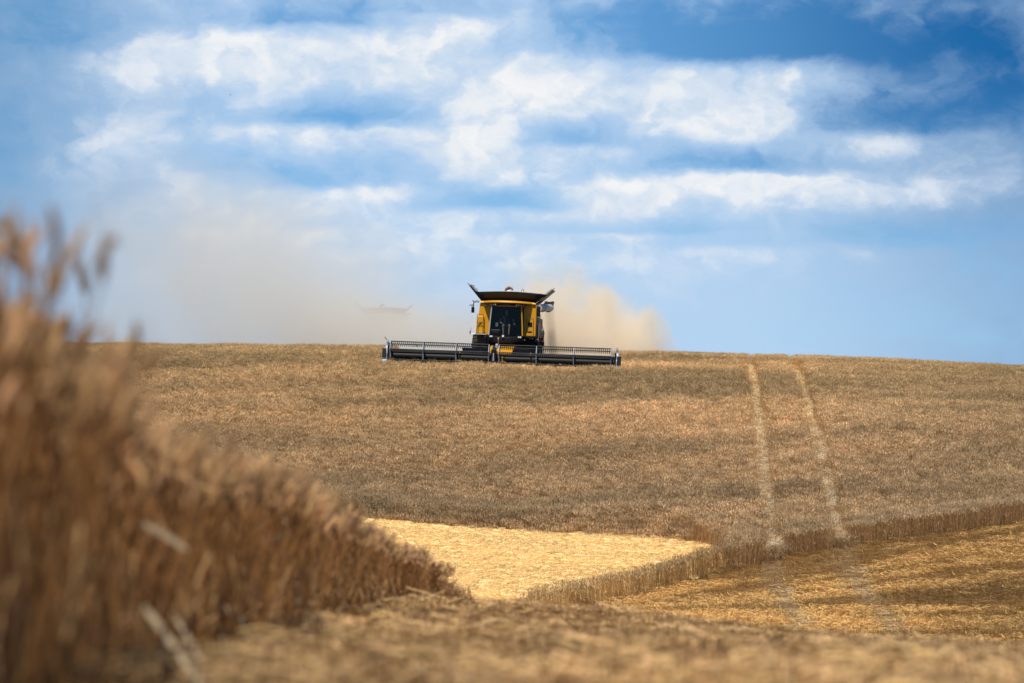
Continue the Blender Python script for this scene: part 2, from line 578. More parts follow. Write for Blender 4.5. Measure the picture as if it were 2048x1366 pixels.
# ------------------------------------------------------------------ ground
def build_ground():
    gx = np.concatenate([-np.geomspace(42, 2500, 26)[::-1][:-1], np.arange(-42, -12, 1.0), np.arange(-12, 20, 0.4), np.arange(20, 42, 1.0), np.geomspace(42, 2500, 26)])
    gy = np.concatenate([-np.geomspace(12, 300, 10)[::-1][:-1], np.arange(-12, 42, 0.4), np.arange(42, 165, 0.6), np.arange(165, 240, 2.0), np.geomspace(240, 3500, 26)])
    X, Y = np.meshgrid(gx, gy)
    Z = height(X, Y)
    n = len(gx)
    v = np.stack([X.ravel(), Y.ravel(), Z], 1)
    i = (np.arange(len(gy) - 1)[:, None] * n + np.arange(n - 1)[None]).ravel()
    f = np.stack([i, i + 1, i + n + 1, i + n], 1)
    me = bpy.data.meshes.new('ground')
    me.from_pydata(v.tolist(), [], f.tolist())
    for p in me.polygons: p.use_smooth = True
    x, y = v[:, 0], v[:, 1]
    col = np.empty((len(v), 4)); col[:] = (0.10, 0.065, 0.04, 1)
    straw = (y < front(x)) & (y > 39)
    col[straw] = (0.27, 0.155, 0.06, 1)
    gold = (y > front(x) + 2) & (y < gold_top(x)) & (x < X_TIP)
    col[gold] = (0.52, 0.37, 0.17, 1)
    nearst = (y <= 42) & (x > near_edge(y))
    col[nearst] = (0.25, 0.155, 0.07, 1)
    a = me.color_attributes.new('cover', 'FLOAT_COLOR', 'POINT')
    a.data.foreach_set('color', col.ravel())
    me.materials.append(ground_mat())
    o = bpy.data.objects.new('ground', me)
    C.objects.link(o)
    tag(o, kind='structure')


build_ground()


# ------------------------------------------------------------------ crops: clumps of stalks, scattered over the ground as uncountable cover
class Clump:
    def __init__(s):
        s.v, s.f, s.c = [], [], []

    def strip(s, pts, w, side, col, taper=1.0):
        b = len(s.v)
        side = Vector(side).normalized()
        n = len(pts)
        for i, p in enumerate(pts):
            ww = w * (1 - (1 - taper) * i / (n - 1)) * 0.5
            p = Vector(p)
            s.v += [tuple(p - side * ww), tuple(p + side * ww)]
            s.c += [col, col]
        for i in range(n - 1):
            s.f.append((b + 2 * i, b + 2 * i + 1, b + 2 * i + 3, b + 2 * i + 2))

    def spindle(s, pts, rad, col, n=4):
        b = len(s.v)
        for i, (p, r) in enumerate(zip(pts, rad)):
            t = (Vector(pts[min(i + 1, len(pts) - 1)]) - Vector(pts[max(i - 1, 0)])).normalized()
            a = t.cross(Vector((0.3, 0.9, 0.2))).normalized(); c = t.cross(a)
            for k in range(n):
                q = Vector(p) + (a * math.cos(2 * math.pi * k / n) + c * math.sin(2 * math.pi * k / n)) * r
                s.v.append(tuple(q)); s.c.append(col)
        for i in range(len(pts) - 1):
            for k in range(n):
                j = (k + 1) % n
                s.f.append((b + i * n + k, b + i * n + j, b + (i + 1) * n + j, b + (i + 1) * n + k))

    def mesh(s, name, mat):
        me = bpy.data.meshes.new(name)
        me.from_pydata(s.v, [], s.f)
        a = me.color_attributes.new('col', 'FLOAT_COLOR', 'POINT')
        a.data.foreach_set('color', np.array([(c[0], c[1], c[2], 1.0) for c in s.c]).ravel())
        me.materials.append(mat)
        return bpy.data.objects.new(name, me)     # only fed to the scatter, never placed itself


def jit(col, k, rr):
    g = 1 + rr.uniform(-k, k)
    if rr.random() < .08:
        g *= 1.4
    return (col[0] * g, col[1] * g * (1 + rr.uniform(-.05, .05)), col[2] * g * (1 + rr.uniform(-.1, .1)))


STEM, EAR, LEAF = (0.34, 0.195, 0.088), (0.44, 0.30, 0.18), (0.46, 0.32, 0.19)


def wheat_clump(name, seed, n, size, h, near=False):
    rr = random.Random(seed)
    c = Clump()
    for k in range(n):
        x, y = rr.uniform(-.5, .5) * size, rr.uniform(-.5, .5) * size
        hh = h * rr.uniform(.86, 1.05)
        lx, ly = rr.gauss(0, .05), rr.gauss(0, .05)
        a = rr.uniform(0, math.pi)
        side = (math.cos(a), math.sin(a), 0)
        p0, p1, p2 = (x, y, 0), (x + lx * .4, y + ly * .4, hh * .55), (x + lx, y + ly, hh)
        sc = jit(STEM, .48, rr)
        c.strip([p0, p1, p2], .0045 if near else .0065, side, sc, .8)
        # ear bends over
        ba = rr.uniform(0, 2 * math.pi)
        bend = rr.uniform(.2, 1.5)
        dx, dy = math.cos(ba), math.sin(ba)
        L = rr.uniform(.075, .105)
        pts = []
        q = Vector(p2)
        ns = 5 if near else 3
        for i in range(ns + 1):
            pts.append(tuple(q))
            an = bend * (0.35 + .9 * i / ns)
            q = q + Vector((dx * math.sin(an), dy * math.sin(an), math.cos(an))) * (L / ns)
        ec = jit(EAR, .48, rr)
        if near:
            c.spindle(pts, [.004, .0095, .011, .0095, .007, .002], ec, 6)
        else:
            c.spindle(pts, [.003, .009, .008, .001], ec, 3)
        # awns
        tip = Vector(pts[-1]) - Vector(pts[-2])
        for _ in range(9 if near else 3):
            i = rr.randrange(1, len(pts))
            o = Vector(pts[i])
            dd = (tip.normalized() + Vector((rr.gauss(0, .35), rr.gauss(0, .35), rr.gauss(0, .35)))).normalized()
            c.strip([o, o + dd * rr.uniform(.05, .09)], .0016 if near else .004, (rr.gauss(0, 1), rr.gauss(0, 1), .2), jit((.46, .33, .2), .2, rr), .3)
        # dry leaves
        for _ in range(rr.choice([0, 0, 1]) if near else rr.choice([0, 0, 1])):
            z = hh * rr.uniform(.25, .8)
            la = rr.uniform(0, 2 * math.pi)
            o = Vector((x + lx * .5 * z / hh, y + ly * .5 * z / hh, z))
            dd = Vector((math.cos(la), math.sin(la), 0))
            ln = rr.uniform(.10, .22)
            drop = rr.uniform(.2, 1.1)
            c.strip([o, o + dd * ln * .45 + Vector((0, 0, ln * .25)), o + dd * ln * .8 - Vector((0, 0, ln * drop * .3)), o + dd * ln - Vector((0, 0, ln * drop))],
                    rr.uniform(.005, .011), (-dd.y, dd.x, .3), jit(LEAF, .3, rr), .3)
    return c.mesh(name, M['wheat'])


def stubble_clump(name, seed, size, n_stub, n_lay, h, stub_c, lay_c, wid=.005, rows=True):
    rr = random.Random(seed)
    c = Clump()
    for k in range(n_stub):
        x, y = rr.uniform(-.5, .5) * size, rr.uniform(-.5, .5) * size
        if rows:
            y = round(y / .14) * .14 + rr.gauss(0, .012)
        a = rr.uniform(0, math.pi)
        hh = h * rr.uniform(.6, 1.15)
        c.strip([(x, y, 0), (x + rr.gauss(0, .02), y + rr.gauss(0, .02), hh)], wid, (math.cos(a), math.sin(a), 0), jit(stub_c, .3, rr))
    for k in range(n_lay):
        x, y = rr.uniform(-.55, .55) * size, rr.uniform(-.55, .55) * size
        z = rr.uniform(.01, h * .95)
        a = rr.uniform(0, 2 * math.pi)
        L = rr.uniform(.06, .30)
        tz = rr.gauss(0, .16)
        d = Vector((math.cos(a), math.sin(a), tz))
        o = Vector((x, y, z))
        bend = Vector((rr.gauss(0, .025), rr.gauss(0, .025), rr.gauss(.008, .012)))
        c.strip([o - d * L / 2, o + bend, o + d * L / 2], wid * rr.uniform(.8, 1.9), (-d.y, d.x, rr.gauss(0, .8)), jit(lay_c, .45, rr), .8)
    return c.mesh(name, M['straw'])


def scatter(name, pos, rot, scl, tint, idx, variants, label, cat=None):
    n = len(pos)
    me = bpy.data.meshes.new(name)
    me.vertices.add(n)
    me.vertices.foreach_set('co', np.asarray(pos, np.float32).ravel())
    for nm, arr in (('rot', rot), ('scl', scl), ('tint', tint)):
        a = me.attributes.new(nm, 'FLOAT_VECTOR', 'POINT')
        a.data.foreach_set('vector', np.asarray(arr, np.float32).ravel())
    a = me.attributes.new('idx', 'INT', 'POINT')
    a.data.foreach_set('value', np.asarray(idx, np.int32))
    me.update()
    o = bpy.data.objects.new(name, me)
    C.objects.link(o)
    g = bpy.data.node_groups.new(name + '_scatter', 'GeometryNodeTree')
    g.interface.new_socket('Geometry', in_out='INPUT', socket_type='NodeSocketGeometry')
    g.interface.new_socket('Geometry', in_out='OUTPUT', socket_type='NodeSocketGeometry')
    gi, go = g.nodes.new('NodeGroupInput'), g.nodes.new('NodeGroupOutput')
    join = g.nodes.new('GeometryNodeJoinGeometry')

    def attr(nm, t):
        a = g.nodes.new('GeometryNodeInputNamedAttribute')
        a.data_type = t
        a.inputs['Name'].default_value = nm
        return a.outputs[0]
    ar, asc, ai = attr('rot', 'FLOAT_VECTOR'), attr('scl', 'FLOAT_VECTOR'), attr('idx', 'INT')
    e2r = g.nodes.new('FunctionNodeEulerToRotation')
    g.links.new(ar, e2r.inputs[0])
    for k, vo in enumerate(variants):
        oi = g.nodes.new('GeometryNodeObjectInfo')
        oi.inputs['Object'].default_value = vo
        cmp = g.nodes.new('FunctionNodeCompare')
        cmp.data_type = 'INT'; cmp.operation = 'EQUAL'
        ints = [s for s in cmp.inputs if s.type == 'INT']
        g.links.new(ai, ints[0]); ints[1].default_value = k
        ip = g.nodes.new('GeometryNodeInstanceOnPoints')
        g.links.new(gi.outputs[0], ip.inputs['Points'])
        g.links.new(cmp.outputs[0], ip.inputs['Selection'])
        g.links.new(oi.outputs['Geometry'], ip.inputs['Instance'])
        g.links.new(e2r.outputs[0], ip.inputs['Rotation'])
        g.links.new(asc, ip.inputs['Scale'])
        g.links.new(ip.outputs[0], join.inputs[0])
    g.links.new(join.outputs[0], go.inputs[0])
    m = o.modifiers.new('scatter', 'NODES')
    m.node_group = g
    tag(o, label, cat, kind='stuff')
    return o


def vnoise(x, y, scale, seed, octaves=3):
    """smooth value noise in plan"""
    r = np.random.default_rng(seed)
    tot = np.zeros(len(x)); amp = 1.0; sc = scale; nrm = 0
    for _ in range(octaves):
        g = r.random((64, 64))
        u, v = x / sc, y / sc
        i, j = np.floor(u).astype(int), np.floor(v).astype(int)
        fu, fv = u - i, v - j
        fu = fu * fu * (3 - 2 * fu); fv = fv * fv * (3 - 2 * fv)
        G = lambda a, b: g[a % 64, b % 64]
        tot += amp * (G(i, j) * (1 - fu) * (1 - fv) + G(i + 1, j) * fu * (1 - fv) + G(i, j + 1) * (1 - fu) * fv + G(i + 1, j + 1) * fu * fv)
        nrm += amp; amp *= .5; sc *= .5
    return tot / nrm


def grid_pts(x0, x1, y0, y1, step):
    xs, ys = np.meshgrid(np.arange(x0, x1, step), np.arange(y0, y1, step))
    x = xs.ravel() + rng.uniform(-.5, .5, xs.size) * step
    y = ys.ravel() + rng.uniform(-.5, .5, ys.size) * step
    return x, y


def frustum(x, y, margin=3.0):
    return (np.abs(x) < 0.18 * y + margin)


def build_hill_wheat():
    step = 0.36
    x, y = grid_pts(-36, 38, 74, 166, step)
    up = np.where(x < X_TIP, gold_top(x), front(x))
    hill = y > up
    strip = (x < X_TIP) & (x > -0.9) & (y > front(x)) & (y < front(x) + 1.5) & (y < gold_top(x) - .4)
    path = ((x > -6.75) & (x < 5.65) & (y > 145.5)) | ((x > -16.5) & (x < -4) & (y > 219))
    keep = (hill | strip) & ~path & frustum(x, y, 4)
    wob = vnoise(x, y, 1.2, 3) - .5
    keep &= ~(strip & (y < front(x) + wob * .5))
    x, y = x[keep], y[keep]
    strip = strip[keep]; hill = hill[keep]; up = up[keep]
    n = len(x)
    d1, d2 = np.abs(x - tram1(y)), np.abs(x - tram2(y))
    dt = np.minimum(d1, d2)
    track = dt < 0.39 - .17 * np.clip((y - 150) / 8, 0, 1)
    # cut edge along the golden strip is thin and short
    e = np.clip((y - up) / 2.6, 0, 1)
    gold_edge = hill & (x < X_TIP - .6)
    hs = np.ones(n)
    sink = np.where(gold_edge, .62 * (1 - e), 0)
    hs *= 0.88 + 0.26 * vnoise(x, y, 2.2, 21) + rng.uniform(-.06, .06, n)
    # strip fades out at its lower left end
    hs *= np.where(strip, np.clip((x + 1.0) / 1.9, .35, .93), 1.0)
    tilt = rng.normal(0, .07, (n, 2))
    lean = vnoise(x, y, 5.0, 8) - .5
    rot = np.stack([tilt[:, 0] + np.where(track, .2, 0), tilt[:, 1] + lean * .5, rng.uniform(0, 2 * math.pi, n)], 1)
    hs = np.where(track, hs * .9, hs)
    scl = np.stack([rng.uniform(.9, 1.15, n), rng.uniform(.9, 1.15, n), hs], 1)
    # broad differences in the ripeness of the stand: mottled bands
    a = vnoise(x * .30 + 40, y * 1.25 - x * .12 + 9, 7.0, 31, 4)
    b = vnoise(x + 90, y + 50, 1.6, 33, 3)
    k = 0.70 + 0.44 * np.clip((a - .5) * 2.2 + .5, 0, 1) + (b - .5) * .45
    right = np.clip((x - 14) / 12, 0, 1) * np.clip((y - 98) / 20, 0, 1)
    k *= 1 - .28 * right
    k = np.where(track, 1.02, k)
    hs = np.where((dt > .36) & (dt < .56), hs * .86, hs)
    k *= np.where(strip, .95, 1)
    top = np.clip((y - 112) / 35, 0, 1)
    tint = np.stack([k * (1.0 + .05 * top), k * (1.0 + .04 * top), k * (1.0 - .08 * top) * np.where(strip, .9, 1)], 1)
    
    z = height(x, y)
    vs = [wheat_clump('wheat_clump', 100 + i, 46, .46, H) for i in range(5)]
    vs.append(stubble_clump('flattened_clump', 130, .6, 60, 120, .34, (.42, .34, .25), (.50, .41, .31), .010, False))
    flat = track & (rng.random(n) < .85)
    idx = np.where(flat, 5, rng.integers(0, 5, n))
    scl[:, 2] *= np.where(track & ~flat, .62, 1.0)
    tint *= 1.5 * np.clip(rng.normal(1, .09, n), .6, 1.5)[:, None]
    tint *= 1.12 * np.array([1.0, .96, .82])
    mouth = track & (y < up + 1.4)
    idx = np.where(mouth, rng.integers(0, 5, n), idx)
    scl[:, 2] *= np.where(mouth, .55, 1.0)
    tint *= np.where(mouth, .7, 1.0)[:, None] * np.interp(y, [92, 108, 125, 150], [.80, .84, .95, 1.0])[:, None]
    scatter('wheat_crop', np.stack([x, y, z - .02 - sink], 1), rot, scl, tint, idx, vs,
            'ripe brown wheat standing over the whole hillside up to the crest', 'wheat crop')


build_hill_wheat()


def build_near_wheat():
    step = 0.165
    x, y = grid_pts(-7, 1.0, 5.6, 41, step)
    e = near_edge(y)
    wob = (vnoise(x * 2, y, .9, 5) - .5) * .34
    keep = (x < e + wob) & (x > e - np.where(y < 12, 2.2, 3.2))
    x, y = x[keep], y[keep]
    n = len(x)
    hs = np.interp(y, [5.6, 7, 8, 9, 10, 12, 16, 22, 27, 31, 34, 37, 41], [1.38, 1.31, 1.16, 1.05, 1.02, 1.05, 1.06, .98, .88, .76, .62, .48, .4])
    # the stand is lower along its cut edge, where the stalks have been pushed over
    bank = np.interp((x - near_edge(y)), [-1.2, -.5, -.15, .1], [1.0, 1.0, .95, .80])
    hs *= np.where(y < 9.5, bank, 1)
    hs *= .90 + .22 * vnoise(x, y, .7, 12) + rng.uniform(-.04, .04, n)
    edge = np.clip((near_edge(y) - x) / .5, -.3, 1)
    rot = np.stack([rng.normal(0, .10, n), rng.normal(0, .12, n) + .16 * (1 - np.clip(edge, 0, 1)), rng.uniform(0, 6.28, n)], 1)
    # keep the lean towards the cut side whatever the turn of the clump
    rot[:, 2] = rng.normal(0, .5, n)
    scl = np.stack([np.full(n, 1.0), np.full(n, 1.0), hs], 1)
    k = .90 + .60 * vnoise(x + 7, y + 3, 1.0, 44) + rng.uniform(-.12, .12, n)
    tint = np.stack([k * 1.05, k * .88, k * .66], 1)
    z = height(x, y)
    vs = [wheat_clump('near_wheat_clump', 200 + i, 26, .28, H, True) for i in range(6)]
    scatter('standing_wheat', np.stack([x, y, z - .02], 1), rot, scl, tint, rng.integers(0, 6, n), vs,
            'blurred brown standing wheat at the left edge close to the camera', 'wheat crop')


build_near_wheat()


def build_stubble():
    # near ridge
    x, y = grid_pts(-1.6, 9, 8.6, 44, .42)
    keep = (x > near_edge(y) - .1) & frustum(x, y, 1.2)
    x, y = x[keep], y[keep]
    n = len(x)
    vs = [stubble_clump('near_straw_clump', 300 + i, .55, 110, 80, .12, (.26, .15, .07), (.62, .44, .23), .0055, False) for i in range(4)]
    vs += [stubble_clump('near_heap_clump', 320 + i, .6, 40, 170, .16, (.30, .19, .09), (.84, .64, .38), .0065, False) for i in range(2)]
    sw = vnoise(x, y, 1.3, 17)
    idx = np.where(sw > .53, rng.integers(4, 6, n), rng.integers(0, 4, n))
    k = .64 + .75 * (vnoise(x + 3, y, 1.1, 18) - .4)
    k *= 1 - .25 * np.clip((x - 3) / 4, 0, 1)
    k *= .92
    tint = np.stack([k * 1.08, k * .88, k * .64], 1)
    rot = np.stack([rng.normal(0, .06, n), rng.normal(0, .06, n), rng.uniform(0, 6.28, n)], 1)
    scl = np.stack([np.ones(n), np.ones(n), rng.uniform(.7, 1.3, n) * np.interp(y, [5, 10, 20, 32], [.85, .9, .9, 1.0])], 1)
    scatter('straw_stubble', np.stack([x, y, height(x, y)], 1), rot, scl, tint, idx, vs,
            'blurred straw litter and cut stubble on the near ridge along the bottom', 'stubble')
    # valley stubble
    x, y = grid_pts(-14, 30, 44, 94, .5)
    keep = (y < front(x) + .3) & frustum(x, y, 4)
    x, y = x[keep], y[keep]
    n = len(x)
    vs = [stubble_clump('stubble_clump', 340 + i, .62, 90, 40, .13, (.30, .18, .075), (.46, .31, .13), .007) for i in range(3)]
    vs += [stubble_clump('straw_clump', 350 + i, .65, 40, 130, .16, (.32, .20, .09), (.60, .42, .19), .009) for i in range(3)]
    rowc = vnoise(x * .35, y * 1.3 - x * .35, 1.5, 61, 3)
    big = vnoise(x * .6 + 11, y - .25 * x, 6.0, 62, 2)
    sw = rowc * .6 + big * .4
    lft = np.clip((9 - x) / 7, 0, 1)
    bright = sw + .10 * lft
    tracks = np.minimum(np.abs(x - tram1(y)), np.abs(x - tram2(y))) < .42
    idx = np.where(bright > .47, rng.integers(3, 6, n), rng.integers(0, 3, n))
    k = 1.08 + .9 * np.clip((bright - .36) * 2.0, 0, 1) * .75
    # combed darker strips in the lower right corner
    s1 = np.exp(-((y - (76.5 + .55 * (x - 11))) / 2.6) ** 2) * np.clip((x - 9) / 2, 0, 1)
    s2 = np.exp(-((y - (69 + .5 * (x - 13))) / 2.0) ** 2) * np.clip((x - 10) / 2, 0, 1)
    k *= 1 - .34 * np.clip(s1 + s2, 0, 1)
    k *= 1 - .15 * np.clip((x - 8) / 8, 0, 1)
    k = np.where(tracks, 1.12, k)
    k *= np.where(tracks, 1.0, 1.0)
    k *= np.where(tracks, 1.0, .95)
    tint = np.stack([k, k * np.where(tracks, .96, .845), k * np.where(tracks, 1.0, .62)], 1)
    rot = np.stack([rng.normal(0, .05, n), rng.normal(0, .05, n), rng.normal(.25, .2, n)], 1)
    scl = np.stack([np.ones(n), np.ones(n), np.where(tracks, .5, rng.uniform(.8, 1.3, n))], 1)
    scatter('valley_stubble', np.stack([x, y, height(x, y)], 1), rot, scl, tint, idx, vs,
            'golden brown combed stubble in the hollow below the wheat strip', 'stubble')
    # golden strip
    x, y = grid_pts(-16, X_TIP + .6, 78, 106, .45)
    keep = (y > front(x) + 1.0) & (y < gold_top(x) + .6) & (x < X_TIP + .5 * rng.random(len(x)))
    x, y = x[keep], y[keep]
    n = len(x)
    vs = [stubble_clump('gold_clump', 370 + i, .6, 90, 130, .12, (.66, .43, .16), (.86, .61, .27), .009) for i in range(3)]
    k = 1.34 + .30 * (vnoise(x * .4, y, 1.4, 71) - .5)
    tint = np.stack([k * .95, k * .99, k * 1.04], 1)
    rot = np.stack([rng.normal(0, .05, n), rng.normal(0, .05, n), rng.normal(.1, .2, n)], 1)
    scl = np.ones((n, 3))
    scatter('golden_stubble', np.stack([x, y, height(x, y)], 1), rot, scl, tint, rng.integers(0, 3, n), vs,
            'bright golden fresh cut stubble wedge between wheat strip and hillside', 'stubble')


build_stubble()


# ------------------------------------------------------------------ single stalks at the left that can be told apart
def wheat_plant(px, py, d, lean, droop, length, label):
    """ear base seen at (px, py), rooted in the ground; droop turns the ear over to one side"""
    ex, ey, ez = P3(px, py, d)
    gx = ex - lean
    gz = hz(gx, d)
    t = empty('wheat_plant', (gx, d, gz))
    tag(t, label, 'wheat plant')
    hh = ez - gz
    m = MB()
    path = [(lean * (s ** 2), 0.0, hh * s) for s in (0, .35, .7, .9, 1.0)]
    m.tube(path, [.0022, .002, .0018, .0015, .0014], 6)
    m.build('stem', M['stem1'], t, True)
    e = MB()
    pts, q, an = [], Vector((lean, 0, hh)), 0.25 * np.sign(droop)
    for i in range(9):
        pts.append(q.copy())
        an = droop * (.35 + .65 * i / 8)
        q = q + Vector((math.sin(an), .1, math.cos(an))) * (length / 8)
    e.tube(pts, [.002, .0062, .0085, .0092, .0088, .008, .007, .005, .0015], 8)
    for i in range(1, 8):          # spikelets along both sides
        for sgn in (-1, 1):
            p = pts[i]
            dr = (pts[i + 1] - pts[i]).normalized()
            sd = Vector((dr.z, 0, -dr.x)) * sgn
            e.tube([p + sd * .004, p + sd * .010 + dr * .007, p + sd * .008 + dr * .017], [.003, .0042, .0006], 5)
    ear = e.build('ear', M['ear1'], t, True)
    a = MB()
    rr = random.Random(int(px))
    for i in range(1, 9):
        dr = (pts[min(i + 1, 8)] - pts[max(i - 1, 0)]).normalized()
        for sgn in (-1, 1):
            w = (dr + Vector((dr.z * sgn * .25, rr.gauss(0, .2), -dr.x * sgn * .25))).normalized()
            a.tube([pts[i], pts[i] + w * .05, pts[i] + w * .1 + Vector((0, 0, .004))], [.0006, .0005, .0002], 4)
    a.build('awns', M['stem1'], ear)


wheat_plant(172, 592, 7.6, .03, -.42, .088, 'single blurred wheat plant with upright ear standing clear above the others at left')
wheat_plant(48, 500, 6.9, .02, -1.15, .10, 'blurred wheat plant whose ear droops left at the left picture edge')
wheat_plant(100, 606, 7.2, -.02, .18, .07, 'short blurred wheat plant just left of the ear standing clear')
wheat_plant(240, 800, 8.4, .05, .25, .085, 'blurred wheat plant poking out of the crop edge in front of the hillside')


def dry_leaf(p0, p1, d0, d1, w, label):
    a, b = Vector(P3(*p0, d0)), Vector(P3(*p1, d1))
    mid = (a + b) / 2 + Vector((w * .6, 0, 0))
    m = MB()
    rings = []
    ax = (b - a).normalized()
    sd = ax.cross(Vector((0, 1, 0))).normalized()
    for s, ww in ((0, .55), (.15, 1), (.5, 1), (.85, .9), (1, .4)):
        p = a * (1 - s) ** 2 + mid * 2 * s * (1 - s) + b * s * s
        rings.append([p - sd * w * ww / 2, p + Vector((0, w * .16, 0)), p + sd * w * ww / 2, p + Vector((0, w * .06, 0))])
    m.loft(rings)
    o = m.build('dry_leaf', M['pale_leaf'], None, True)
    # origin at its lower end
    me = o.data
    me.transform(Matrix.Translation(-b))
    o.location = b
    tag(o, label, 'dry leaf', 'pale dry leaves hanging in the near wheat')


dry_leaf((285, 1210), (410, 1385), 8.6, 8.3, .021, 'broad pale dry leaf at the bottom left, the larger of the two side by side')
dry_leaf((345, 1225), (430, 1375), 9.0, 8.7, .013, 'narrow pale dry leaf just right of the broad one at the bottom left')
dry_leaf((450, 1212), (528, 1285), 12.0, 11.8, .022, 'pale dry leaf leaning diagonally low in the near wheat')
dry_leaf((285, 1045), (375, 1100), 9.2, 9.0, .022, 'dull pale dry leaf lying diagonally halfway up the near wheat')
dry_leaf((592, 1160), (594, 1208), 15.6, 15.5, .028, 'small bright upright dry leaf near the foot of the near wheat')
dry_leaf((566, 1030), (578, 1075), 14.4, 14.3, .018, 'thin upright dry leaf below the ears in the middle of the near wheat')
dry_leaf((490, 1082), (565, 1072), 13.6, 13.6, .014, 'thin straw lying level across the middle of the near wheat')


# ------------------------------------------------------------------ the combine harvester (x to the right as seen, y backwards, z up)
def build_harvester():
    root = empty('combine_harvester')
    tag(root, 'yellow combine harvester with wide black header cutting wheat on the crest', 'combine harvester')
    Y, K, D = M['yellow'], M['black'], M['dark']

    # ---- hull
    m = MB()
    m.prism([(0.0, 1.30), (0.0, 3.60), (5.2, 3.60), (6.6, 3.2), (7.3, 2.3), (7.3, 1.5), (5.0, 1.25)], -1.46, 1.46, 'x')
    hull = m.build('hull', Y, root, bevel=.06)
    m = MB(); m.box(-1.38, 1.38, .2, 6.5, .85, 1.30)
    m.box(-1.47, 1.47, -.22, .6, 1.30, 1.955)
    m.box(-.5, .5, -1.1, -.22, 1.15, 1.6)
    m.build('chassis', K, root, bevel=.03)
    m = MB()
    m.prism([(-1.53, 1.93), (-1.03, 1.93), (-1.03, 1.30), (-1.43, 1.18)], -.42, -.23, 'y')
    m.build('lower_panel', M['brown'], root, bevel=.02)
    m = MB()
    m.box(1.475, 1.66, .3, 4.6, 1.6, 2.95)
    m.build('flank_panel', M['beige'], root, bevel=.03)
    # ---- front panels each side of the cab
    m = MB()
    m.loft([[(-1.56, y0, 1.975), (-.94, y0, 1.975), (-.94, y1, 1.975), (-1.56, y1, 1.975)] if False else
            [(x0, -.25, z), (x1, -.25, z), (x1, -.004, z), (x0, -.004, z)] for x0, x1, z in
            ((-1.58, -.88, 1.975), (-1.57, -.88, 2.55), (-1.48, -.86, 2.95), (-1.43, -.83, 3.60))])
    lp = m.build('front_panel', Y, root, bevel=.035, seg=3)
    m = MB()
    m.box(-1.52, -1.16, -.42, -.252, 2.02, 2.93, .05)
    m.build('panel_bulge', Y, lp, bevel=.09, seg=4)
    m = MB()
    m.loft([[(x0, -.25, z), (x1, -.25, z), (x1, -.004, z), (x0, -.004, z)] for x0, x1, z in
            ((.86, 1.51, 1.975), (.86, 1.52, 2.9), (.84, 1.52, 3.60))])
    rp = m.build('front_panel', Y, root, bevel=.035, seg=3)
    for z0, z1 in ((2.45, 2.70), (2.155, 2.235)):
        m = MB(); m.box(1.09, 1.33, -.262, -.235, z0, z1)
        m.build('vent', K, rp, bevel=.012)
    m = MB(); m.box(1.05, 1.19, -.258, -.24, 3.02, 3.15)
    m.build('sticker', M['beige'], rp)
    m = MB(); m.box(1.17, 1.25, -.258, -.24, 2.29, 2.37)
    m.build('sticker', M['beige'], rp)

    # ---- cab
    m = MB()
    m.box(-.84, .84, -.16, -.06, 1.95, 3.50)                 # rear wall
    m.box(-.84, .84, -1.02, -.16, 1.90, 1.97)                # floor
    cab = m.build('cab', K, root)
    NS = 12

    def front_y(t, z):
        return -.98 - .26 * (1 - (2 * t - 1) ** 2) - .10 * (1 - (z - 1.95) / 1.55)

    def gx(t, z):
        w = .845 - .10 * (z - 1.95) / 1.55
        return -w + 2 * w * t
    rings = [[(gx(i / NS, z), front_y(i / NS, z), z) for i in range(NS + 1)] for z in (1.98, 2.2, 2.5, 2.9, 3.2, 3.50)]
    m = MB(); m.loft(rings, closed=False)
    g = m.build('windscreen', M['glass'], cab, True, normals=True)
    for s in (-1, 1):
        m = MB()
        m.plate([(s * .835, -.96, 1.99), (s * .81, -.2, 1.99), (s * .75, -.2, 3.48), (s * .745, -.92, 3.48)], .008)
        m.build('side_window', M['glass'], cab)
    for s, mat in ((-1, M['tube']), (1, M['yellow'])):
        m = MB()
        m.tube([(s * .865, -1.02, 1.96), (s * .84, -.98, 2.5), (s * .795, -.94, 3.1), (s * .765, -.93, 3.5)], [.036, .034, .032, .032], 8)
        m.build('pillar', mat, cab, True)
        m = MB()
        m.tube([(s * .87, -.2, 1.96), (s * .84, -.2, 3.5)], .05, 8)
        m.build('pillar', K, cab, True)
    # cowl under the glass, sagging in the middle
    m = MB()
    r0 = []
    for z, k in ((1.985, 0), (1.90, .03), (1.70, .02), (1.58, -.15)):
        r0.append([(gx(i / NS, 1.98) * 1.03, front_y(i / NS, 1.98) - k, z - .10 * (1 - (2 * i / NS - 1) ** 2) * (1 if z > 1.6 else .3)) for i in range(NS + 1)]
                  + [(.93, -.25, z), (-.93, -.25, z)])
    m.loft(r0)
    cowl = m.build('cowl', K, cab, True, bevel=.01)
    m = MB(); m.tube([(-.11, -1.46, 1.93), (-.11, -1.30, 1.93)], .055, 20)
    m.build('badge', M['white'], cab, True)
    for x in (-.78, -.70, .70, .79):
        m = MB(); m.tube([(x, -1.24 - (.9 - abs(x)) * .3, 1.90), (x, -1.05, 1.90)], .045, 14)
        m.build('lamp', M['lamp'], cab, True)
    # seat, wheel and boxes inside
    m = MB()
    m.box(-.30, .30, -.75, -.25, 2.25, 2.40, .05); m.box(-.28, .28, -.36, -.22, 2.40, 3.05, .03); m.box(-.16, .16, -.34, -.24, 3.05, 3.22)
    m.box(-.2, .2, -.7, -.3, 1.97, 2.25)
    m.box(.34, .52, -.95, -.3, 2.42, 2.52)
    m.build('driver_seat', M['seat'], cab, bevel=.03)
    m = MB()
    m.tube([(0, -1.02, 1.97), (0, -.88, 2.48)], .04, 8)
